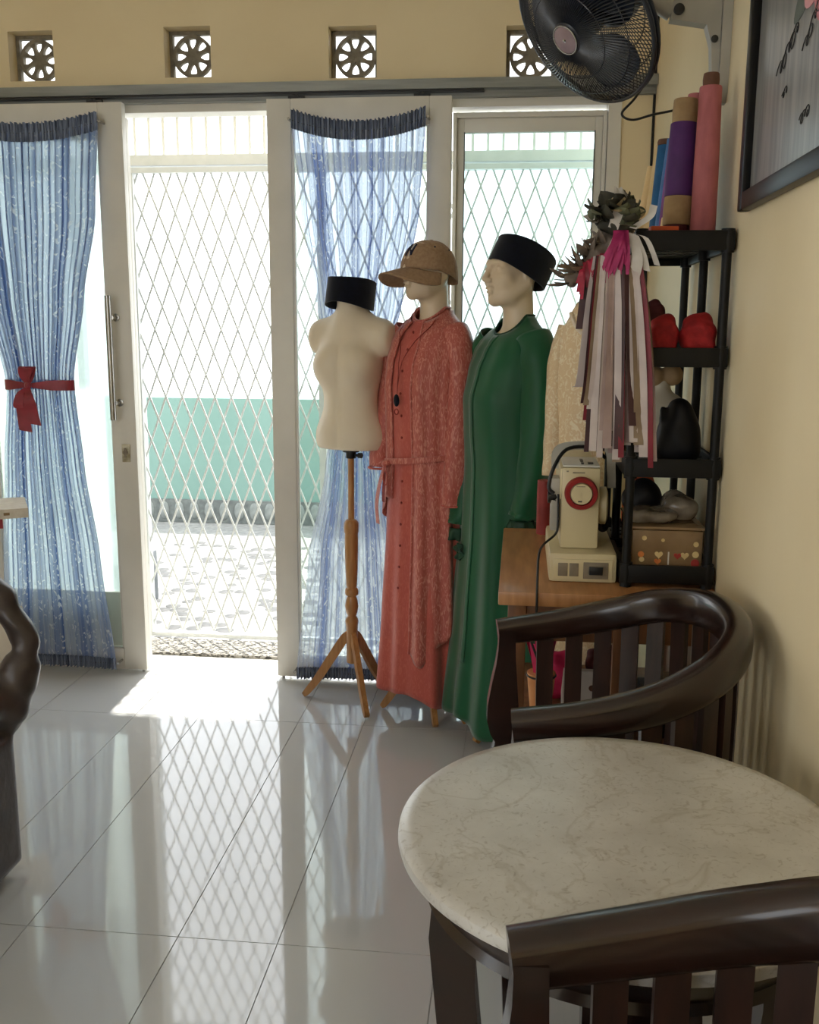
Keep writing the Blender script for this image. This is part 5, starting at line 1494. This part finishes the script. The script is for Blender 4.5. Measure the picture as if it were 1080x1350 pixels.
for k in range(nR):
    u = k / (nR - 1)
    lay = k % 3
    x0 = -0.050 + 0.085 * u + rng.uniform(-0.006, 0.006)
    x1 = -0.078 + 0.165 * u + rng.uniform(-0.008, 0.008)
    z1 = -0.450 + 0.035 * abs(u - 0.5) + rng.uniform(-0.045, 0.04) - (0.02 if u > 0.8 else 0) + (0.10 * max(0, 0.25 - u) * 4 * (0.5 if lay else 1))
    y = -0.012 - 0.012 * lay
    w = rng.uniform(0.0045, 0.0105)
    tw = rng.uniform(-0.6, 0.6)
    P = spline([(x0, y, -0.055), (x0 + (x1 - x0) * 0.35, y - 0.008, -0.16), (x0 + (x1 - x0) * 0.75, y - 0.004, -0.31), (x1, y + rng.uniform(-0.006, 0.006), z1)], 14)
    rows = []
    for i, p in enumerate(P):
        q = i / 13; a = tw * math.sin(PI * q); c_, s_ = math.cos(a) * w * (0.6 + 0.4 * min(1, q * 3)), math.sin(a) * w
        rows.append([(p.x - c_, p.y - s_, p.z), (p.x + c_, p.y + s_, p.z), (p.x + c_, p.y + s_ + 0.0011, p.z), (p.x - c_, p.y - s_ + 0.0011, p.z)])
    G().rings(rows).build('ribbon', cols[k % len(cols)] if not (lay == 2 and k % 4 == 0) else 'rib_pale', bq)
# second, drier bunch at the left
b2 = thing('dried_bouquet', 'smaller bunch of taupe leaves and crimson tulle left of the ribbon bouquet', 'bouquet', (0.138, 2.185, 1.525))
TM = [leaf_mesh('leaf', 'leaf_brown', 0.046, 0.009, 0.010), leaf_mesh('leaf', 'rib_olive', 0.042, 0.008, 0.012)]
for k in range(46):
    u = rng.random()
    a = R(rng.uniform(60, 165))
    base = (0.035 - 0.075 * u, rng.uniform(-0.02, 0.015), 0.052 - 0.085 * u + rng.uniform(-0.012, 0.012))
    o = instance('leaf', TM[k % 2], b2, base, (rng.uniform(-0.4, 0.9), rng.uniform(-0.7, 0.7), a))
    o.rotation_euler = (rng.uniform(0.3, 1.2) * rng.choice((-0.35, 1)), rng.uniform(-0.8, 0.8), a)
surface(lambda p: smin(sd_cap(p, (0.045, 0.0, 0.05), (-0.030, 0, -0.025), 0.020, 0.016), sd_cap(p, (0.045, 0, 0.05), (0.085, 0.004, 0.075), 0.018, 0.010), 0.01) + 0.003 * np.sin(120 * p[:, 0] + 100 * p[:, 2]), (-0.06, -0.035, -0.06), (0.10, 0.035, 0.095), 0.005).build('stem_bunch', 'leaf_brown', b2, smooth=180)
for k in range(14):
    x0 = 0.005 + rng.uniform(-0.02, 0.03); x1 = x0 + rng.uniform(-0.012, 0.016); z0 = 0.012 + 0.5 * x0; z1 = z0 - rng.uniform(0.04, 0.085)
    P = spline([(x0, -0.020, z0), ((x0 + x1) / 2, -0.034, (z0 + z1) / 2), (x1, -0.028, z1)], 7); w = rng.uniform(0.0025, 0.006)
    G().rings([[(p.x - w, p.y, p.z), (p.x + w, p.y - 0.003, p.z), (p.x + w, p.y - 0.0018, p.z), (p.x - w, p.y + 0.0012, p.z)] for p in P]).build('tulle_strip', 'crimson' if k % 3 else 'rib_crimson', b2)
for k, (x0, x1, z1, c) in enumerate(((0.0, -0.012, -0.13, 'rib_brown'), (0.02, 0.026, -0.22, 'rib_brown'), (0.03, 0.030, -0.30, 'rib_brown'), (0.035, 0.020, -0.17, 'rib_pale'), (0.045, 0.036, -0.36, 'rib_brown'), (0.04, 0.024, -0.39, 'rib_pale'), (0.05, 0.046, -0.30, 'rib_crimson'))):
    P = spline([(x0, -0.012, 0.0), ((x0 * 1.2 + x1) / 2.2, -0.022, z1 * 0.4), (x1, -0.014, z1)], 10); w = 0.0085
    G().rings([[(p.x - w, p.y, p.z), (p.x + w, p.y - 0.002, p.z), (p.x + w, p.y - 0.001, p.z), (p.x - w, p.y + 0.001, p.z)] for p in P]).build('ribbon', c, b2)

# --- lace gown on a plain pole stand
lg_ = thing('lace_gown', 'cream and gold lace gown on a slim stand behind the ribbons', 'gown', (0.190, 3.035, 0), R(-35))
lt = [(1.475, 0.022, 0.018, 0.020, 0), (1.44, 0.042, 0.030, 0.032, 0), (1.40, 0.066, 0.044, 0.045, 0), (1.34, 0.078, 0.056, 0.052, 0), (1.22, 0.083, 0.066, 0.056, 0), (1.05, 0.080, 0.062, 0.056, 0), (0.80, 0.088, 0.068, 0.062, 0), (0.35, 0.104, 0.080, 0.075, 0)]
def lfold(th, z): return (0.03 + 0.05 * max(0, 1.2 - z)) * (0.6 * math.sin(5 * th + 1) + 0.4 * math.sin(9 * th + 3 * z))
add_solid(gown_body(lt, 1.472, 0.36, lfold, lambda th: 0.01 * math.sin(6 * th), nth=110, nz=40).build('bodice_and_skirt', 'lace', lg_, smooth=180))
add_solid(sleeve([(-0.055, 0, 1.40), (-0.075, -0.02, 1.28), (-0.070, -0.04, 1.10), (-0.066, -0.05, 0.95)], [0.030, 0.032, 0.030, 0.028], 31).build('sleeve', 'lace', lg_, smooth=180))
G().lathe([(0.012, 0.012), (0.012, 1.47)], n=12).build('pole', 'steel', lg_)
G().lathe([(0.012, 0.030), (0.09, 0.016), (0.10, 0.006), (0.10, 0.0005)], n=28).build('base', 'black_metal', lg_)
G().tube(spline([(-0.03, -0.032, 1.44), (0.0, -0.048, 1.40), (0.02, -0.045, 1.38)], 8), 0.006, n=6).build('lace_collar', 'lace_pale', lg_)

# --- things under the desk, on its lower shelf
ZS = 0.4155
u1 = thing('gift_cone', 'peach paper cone filled with hot pink tissue under the desk', 'gift wrap', (0.075, 2.40, ZS))
G().lathe([(0.018, 0.0), (0.024, 0.0), (0.034, 0.10), (0.036, 0.125), (0.030, 0.125)], n=18).build('wrapping', 'peach', u1)
for k in range(14):
    a = rng.uniform(0, 2 * PI); r1 = rng.uniform(0.02, 0.05)
    P = spline([(0.012 * math.cos(a), 0.012 * math.sin(a), 0.09), (0.022 * math.cos(a), 0.022 * math.sin(a), 0.15), (r1 * math.cos(a), r1 * math.sin(a), 0.20 + rng.uniform(0, 0.03))], 6); w = 0.011
    G().rings([[(p.x - w * math.sin(a), p.y + w * math.cos(a), p.z), (p.x + w * math.sin(a), p.y - w * math.cos(a), p.z), (p.x + w * math.sin(a) + 0.001, p.y - w * math.cos(a), p.z), (p.x - w * math.sin(a) + 0.001, p.y + w * math.cos(a), p.z)] for p in P]).build('tissue', 'hot_pink', u1)
G().torus((0, 0, 0.118), 0.0365, 0.0025, n=20, m=6).build('tie', 'black_metal', u1)
u2 = thing('paper_bag', 'white printed paper bag under the desk beside the peach cone', 'bag', (0.180, 2.42, ZS))
G().rings([[(sx * 0.050, sy * 0.028, 0.0) for sx, sy in ((-1, -1), (1, -1), (1, 1), (-1, 1))], [(sx * 0.052, sy * 0.024, 0.06) for sx, sy in ((-1, -1), (1, -1), (1, 1), (-1, 1))], [(sx * 0.048, sy * 0.010, 0.128) for sx, sy in ((-1, -1), (1, -1), (1, 1), (-1, 1))]]).build('bag_body', 'bag_white', u2, smooth=0)
for x, z, s in ((-0.02, 0.07, 0.012), (0.018, 0.045, 0.010), (0.022, 0.09, 0.008)):
    G().prism([(x + a, z + b) for a, b in disc(s)], -0.0275, -0.0262).build('printed_spot', 'card_dark', u2, smooth=0)
bundle('crumpled crimson cloth bundle under the desk behind the chair slats', (0.138, 2.57, ZS), (0.05, 0.05, 0.060), 'hot_pink', 8)
bundle('dark maroon cloth bundle under the desk behind the paper bag', (0.246, 2.56, ZS), (0.05, 0.045, 0.070), 'maroon', 9)
cb = tag(G().box((0, 0, 0.06), (0.060, 0.10, 0.12), bev=0.003).build('black_case', 'plastic_black', loc=(0.345, 2.36, ZS)), 'small black case under the desk right of the upright', 'case')
tag(G().box((0, 0, 0.045), (0.07, 0.09, 0.09), bev=0.002).build('carton', 'card', loc=(0.395, 2.50, ZS), rot=(0, 0, R(6))), 'brown carton under the desk near the right wall', 'box')

# --- wall fan
FC = Vector((0.126, 2.395, 2.066)); FN = Vector((-0.63, -0.46, -0.62)).normalized()
ft = thing('wall_fan', 'charcoal caged wall fan on a grey bracket, tilted down', 'fan', (WX, 2.47, 2.05))
qf = FN.to_track_quat('Z', 'Y')
def fw(p): return tuple(FC + qf @ Vector(p) - Vector((WX, 2.47, 2.05)))
FR = 0.188
def fbuild(g, name, mat, parent=ft, smooth=40):
    g.v = [fw(p) for p in g.v]
    return g.build(name, mat, parent, smooth=smooth)
fbuild(G().torus((0, 0, 0), FR, 0.0055, n=56, m=8).torus((0, 0, -0.014), FR, 0.0050, n=56, m=8), 'rim', 'fan_dark')
def cage(sg, hub, dep, n, curl):
    g = G()
    for k in range(n):
        a = 2 * PI * k / n
        P = []
        for i in range(9):
            q = i / 8; r = hub + (FR - hub) * q
            z = sg * dep * (1 - q ** 2.6) - (0.014 if sg < 0 else 0)
            aa = a + curl * (1 - q)
            P.append((r * math.cos(aa), r * math.sin(aa), z))
        g.tube(P, 0.0014, n=4, caps=False, up=(0, 0, 1))
    for q in (0.42, 0.74):
        r = hub + (FR - hub) * q
        g.torus((0, 0, sg * dep * (1 - q ** 2.6) - (0.014 if sg < 0 else 0)), r, 0.0015, n=48, m=4)
    return g
o = fbuild(cage(1, 0.034, 0.062, 120, 0.35), 'front_grille', 'fan_dark'); o['kind'] = 'stuff'
o = fbuild(cage(-1, 0.050, 0.066, 84, -0.2), 'rear_grille', 'fan_dark'); o['kind'] = 'stuff'
bd = fbuild(G().lathe([(0.002, 0.070), (0.030, 0.068), (0.037, 0.063), (0.038, 0.056), (0.002, 0.056)], n=32), 'badge', 'fan_dark')
fbuild(G().lathe([(0.002, 0.0722), (0.030, 0.0702), (0.031, 0.068), (0.002, 0.068)], n=32), 'badge_face', 'fan_badge', bd)
fbuild(G().torus((0, 0, 0.0695), 0.0325, 0.0016, n=36, m=6), 'badge_ring', 'steel', bd)
fbuild(G().lathe([(0.002, 0.0735), (0.0045, 0.0725), (0.0045, 0.070), (0.002, 0.070)], n=12), 'badge_stud', 'steel', bd)
for k in range(3):
    g = G(); rows = []
    a0 = 2 * PI * k / 3 + 0.5
    for i in range(9):
        q = i / 8; r = 0.030 + 0.132 * q; row = []
        for j in range(7):
            v = j / 6 - 0.5; span = (0.70 + 0.80 * math.sin(PI * min(1, q * 0.8 + 0.15)))
            a = a0 + v * span * 1.35 + 0.25 * q
            row.append((r * math.cos(a), r * math.sin(a), -0.004 + 0.034 * v * (1 - 0.3 * q)))
        rows.append(row + [(x, y, z - 0.0022) for x, y, z in reversed(row)])
    g.rings(rows)
    fbuild(g, 'blade', 'fan_blade')
fbuild(G().lathe([(0.002, 0.02), (0.030, 0.018), (0.034, 0.0), (0.034, -0.026), (0.002, -0.028)], n=24), 'blade_hub', 'fan_blade')
mt = fbuild(G().lathe([(0.045, -0.070), (0.056, -0.080), (0.058, -0.120), (0.050, -0.150), (0.030, -0.168), (0.002, -0.170)], n=28).lathe([(0.002, -0.072), (0.045, -0.070)], n=28), 'motor_housing', 'fan_dark')
# bracket on the wall
def wl(x, y, z): return (x - WX, y - 2.47, z - 2.05)
g = G()
g.rings([[wl(WX - d, 2.47 + sy * w, z) for d, sy in ((0.0005, -1), (0.022, -1), (0.022, 1), (0.0005, 1))] for z, w in ((1.905, 0.012), (1.925, 0.026), (2.0, 0.032), (2.16, 0.034), (2.19, 0.028))])
g.build('wall_plate', 'fan_grey', ft)
g = G()
pf = [(WX - 0.0225, 2.165), (WX - 0.045, 2.165), (WX - 0.13, 2.125), (WX - 0.135, 2.085), (WX - 0.055, 2.072), (WX - 0.042, 2.030), (WX - 0.036, 1.945), (WX - 0.0225, 1.935)]
g.prism([(a - WX, b - 2.05) for a, b in pf], -0.022, 0.016)
g.build('bracket_arm', 'fan_grey', ft, smooth=30)
pv = Vector(wl(WX - 0.130, 2.468, 2.105)); me_ = Vector(fw((0, 0, -0.150)))
G().tube([pv, (pv + me_) / 2 + Vector((0, 0, 0.004)), me_], 0.021, n=14, up=(0, 1, 0)).build('neck', 'fan_grey', ft)
G().lathe([(0.003, -0.030), (0.012, -0.029), (0.012, -0.0222), (0.003, -0.0222)], c=tuple(wl(WX - 0.118, 2.47, 2.104)), n=16, axis='y').build('pivot_bolt', 'black_metal', ft)
G().lathe([(0.003, -0.028), (0.008, -0.027), (0.008, -0.0222), (0.003, -0.0222)], c=tuple(wl(WX - 0.036, 2.47, 2.04)), n=12, axis='y').build('speed_knob', 'black_metal', ft)
G().tube(spline([wl(0.30, 2.52, 2.0), wl(0.255, 2.50, 1.93), wl(0.225, 2.50, 1.895), wl(0.250, 2.50, 1.880), wl(0.30, 2.52, 1.895), wl(0.36, 2.54, 1.91), wl(WX - 0.002, 2.56, 1.94)], 36), 0.0028, n=6, up=(0, 1, 0)).build('power_cord', 'cable', ft)

# --- framed picture
fy0, fy1, fz0, fz1 = 1.44, 2.146, 1.630, 2.34
fr = thing('framed_picture', 'black framed grey print with a pink flower on the right wall', 'picture', (WX, (fy0 + fy1) / 2, fz0))
cy_ = (fy0 + fy1) / 2
def pw(g, x0, x1, y0, y1, z0, z1, bev=0.0): return g.b2(-x1, -x0, y0 - cy_, y1 - cy_, z0 - fz0, z1 - fz0, bev=bev)
mw = 0.036
for a in (0, 1):
    pw(G(), 0.001, 0.024, (fy0, fy1 - mw)[a], (fy0 + mw, fy1)[a], fz0, fz1, 0.005).build('frame_stile', 'frame_black', fr)
    pw(G(), 0.001, 0.024, fy0 + mw, fy1 - mw, (fz0, fz1 - mw)[a], (fz0 + mw, fz1)[a], 0.005).build('frame_rail', 'frame_black', fr)
pw(G(), 0.001, 0.008, fy0 + mw - 0.002, fy1 - mw + 0.002, fz0 + mw - 0.002, fz1 - mw + 0.002).build('print', 'picture', fr, smooth=0)
def flat(poly, d0, d1, name, mat):
    g = G(); g.prism([(y - cy_, z - fz0) for y, z in poly], -d1, -d0, 'yz'); g.build(name, mat, fr, smooth=0)
def petal(cy, cz, ln, wd, ang):
    P = []
    for k in range(20):
        a = 2 * PI * k / 20; u = math.cos(a) * ln; w = math.sin(a) * wd * (1 - 0.35 * math.cos(a))
        P.append((cy + u * math.cos(ang) - w * math.sin(ang), cz + u * math.sin(ang) + w * math.cos(ang)))
    return P
ry_, rz_ = 1.690, 1.995
for k in range(4):
    a = (-0.5, -2.75, 0.7, 2.3)[k]
    flat(petal(ry_ + 0.125 * math.cos(a), rz_ + 0.125 * math.sin(a), 0.060, 0.030, a), 0.0081, 0.0086, 'printed_leaf', 'leaf_print')
for k in range(7):
    a = -PI / 2 + 2 * PI * k / 7
    flat(petal(ry_ + 0.062 * math.cos(a), rz_ + 0.068 * math.sin(a), 0.062, 0.052, a), 0.0081, 0.0089 + 0.0002 * k, 'printed_petal', 'petal_print' if k % 2 == 0 else 'petal_print_pale')
for k in range(4):
    a = 0.4 + 2 * PI * k / 4
    flat(petal(ry_ + 0.024 * math.cos(a), rz_ + 0.024 * math.sin(a), 0.032, 0.028, a), 0.0081, 0.0104 + 0.0002 * k, 'printed_petal', 'petal_print_pale' if k % 2 == 0 else 'petal_print')
r_ = random.Random(5)
def scrawl(y0, z0, y1, z1, amp, n):
    P = []
    for k in range(n * 12 + 1):
        q = k / (n * 12); a = q * n * 2 * PI
        hh = amp * (0.35 + 0.65 * abs(math.sin(1.7 * a / 6.28 + z0 * 40)))
        P.append((-0.0090, y0 + (y1 - y0) * q + 0.9 * hh * math.cos(a) - 0.5 * hh * math.sin(a) - cy_, z0 + (z1 - z0) * q + hh * math.sin(a) - fz0))
    G().tube(P, 0.0009, n=4, up=(1, 0, 0)).build('handwritten_line', 'ink', fr)
scrawl(1.935, 1.845, 1.815, 1.895, 0.017, 5)
scrawl(1.770, 1.845, 1.675, 1.915, 0.015, 5)
scrawl(1.895, 1.800, 1.865, 1.805, 0.008, 2)
scrawl(1.765, 1.735, 1.715, 1.742, 0.010, 3)

# --- leather armchair at the left edge
sf = thing('leather_armchair', 'dark brown leather armchair cut off by the left picture edge', 'armchair', (-1.672, 1.95, 0))
SX, SY = 1.70, -1.95
def sofa(p):
    q = p + np.array((-1.70, 1.95, 0))
    def rbox(c, h, r):
        d = np.abs(q - np.array(c)) - np.array(h) + r
        return np.linalg.norm(np.maximum(d, 0), axis=1) + np.minimum(d.max(1), 0) - r
    d = rbox((-1.686, 1.80, 0.20), (0.409, 0.44, 0.19), 0.025)
    arm = sd_cap(q, (-1.265, 2.30, 0.600), (-1.328, 2.30, 0.712), 0.034, 0.033)
    arm = smin(arm, sd_cap(q, (-1.328, 2.30, 0.712), (-1.430, 2.31, 0.808), 0.033, 0.040), 0.02)
    arm = smin(arm, sd_cap(q, (-1.430, 2.31, 0.808), (-1.95, 2.31, 0.88), 0.040, 0.055), 0.02)
    roll_ = sd_cap(q, (-1.276, 2.280, 0.534), (-1.308, 2.245, 0.430), 0.050, 0.055)
    roll_ = smin(roll_, sd_cap(q, (-1.335, 2.20, 0.47), (-1.335, 1.40, 0.47), 0.062, 0.062), 0.03)
    roll_ += 0.003 * np.sin(q[:, 2] * 70 + q[:, 0] * 110) * np.clip((0.58 - q[:, 2]) * 10, 0, 1)
    arm += 0.0022 * np.sin(q[:, 2] * 95 + q[:, 0] * 40)
    back = rbox((-2.02, 1.85, 0.55), (0.09, 0.50, 0.32), 0.07)
    d = smin(d, back, 0.03)
    d = smin(d, arm, 0.012)
    d = smin(d, roll_, 0.018)
    d = smax(d, 0.030 - q[:, 2], 0.006)
    return d
surface(sofa, (-0.46, -0.66, 0.0), (0.52, 0.46, 0.96), 0.0100).build('upholstery', 'leather', sf, smooth=180)
G().box((-1.66 + SX, 1.80 + SY, 0.44), (0.50, 0.60, 0.13), bev=0.03).build('seat_cushion', 'leather', sf)
G().box((-1.52 + SX - 0.028, 2.372 + SY, 0.595), (0.47, 0.026, 0.15), bev=0.008).build('arm_panel', 'cream_cloth', sf, label='cream panel under the arm')
for x in (-1.98, -1.36):
    for y in (1.46, 2.14):
        G().lathe([(0.018, 0.0), (0.022, 0.034)], c=(x + SX, y + SY, 0), n=12).build('foot', 'black_metal', sf)

# --- low table with a stack of books by the left curtain
st = thing('side_table', 'small wooden side table under the books, mostly out of frame', 'table', (-2.345, 3.28, 0))
G().box((0, 0, 0.585), (0.56, 0.42, 0.025), bev=0.003).build('table_top', 'oak_dark', st)
for sx in (-1, 1):
    for sy in (-1, 1): G().box((sx * 0.25, sy * 0.18, 0.286), (0.04, 0.04, 0.572), bev=0.002).build('leg', 'oak_dark', st)
def book(label, loc, rz, w, d, h, cov, spine, marks=False, lbl=False):
    t = thing('book', label, 'book', loc, R(rz), 'books stacked by the left curtain')
    G().box((0, 0, h / 2), (w - 0.008, d - 0.008, h - 0.006)).build('pages', 'paper', t, smooth=0)
    G().box((0, 0, 0.0015), (w, d, 0.003)).box((0, 0, h - 0.0015), (w, d, 0.003)).build('cover', cov, t, smooth=0)
    sp = G().box((w * 0 , -d / 2 - 0.0005, h / 2), (w, 0.003, h)).build('spine', spine, t, smooth=0)
    if marks:
        for k in range(3):
            G().box((w * (0.30 + 0.055 * k), -d / 2 - 0.0024, h * 0.5), (0.010, 0.001, h * 0.62)).build('spine_lettering', 'ink', sp, smooth=0)
    if lbl:
        for k in range(2):
            G().box((w * (0.16 + 0.14 * k), -d / 2 - 0.0024, h * 0.5), (0.020, 0.001, h * 0.28)).build('spine_lettering', 'card', sp, smooth=0)
    return t
bz = 0.5978
book('white hardback at the base of the stack on the side table', (-2.14, 3.30, bz), 28, 0.30, 0.24, 0.050, 'paper', 'paper')
book('pale yellow booklet in the stack under the red-spined book', (-2.08, 3.30, bz + 0.0505), 20, 0.30, 0.22, 0.030, 'book_yellow', 'book_yellow')
book('red-spined book with dark lettering, second from the top of the stack', (-2.00, 3.305, bz + 0.081), 30, 0.28, 0.22, 0.040, 'paper', 'book_red', marks=True)
book('large white book on top of the stack by the left curtain', (-1.95, 3.31, bz + 0.1215), 30, 0.36, 0.25, 0.034, 'paper', 'paper', lbl=True)
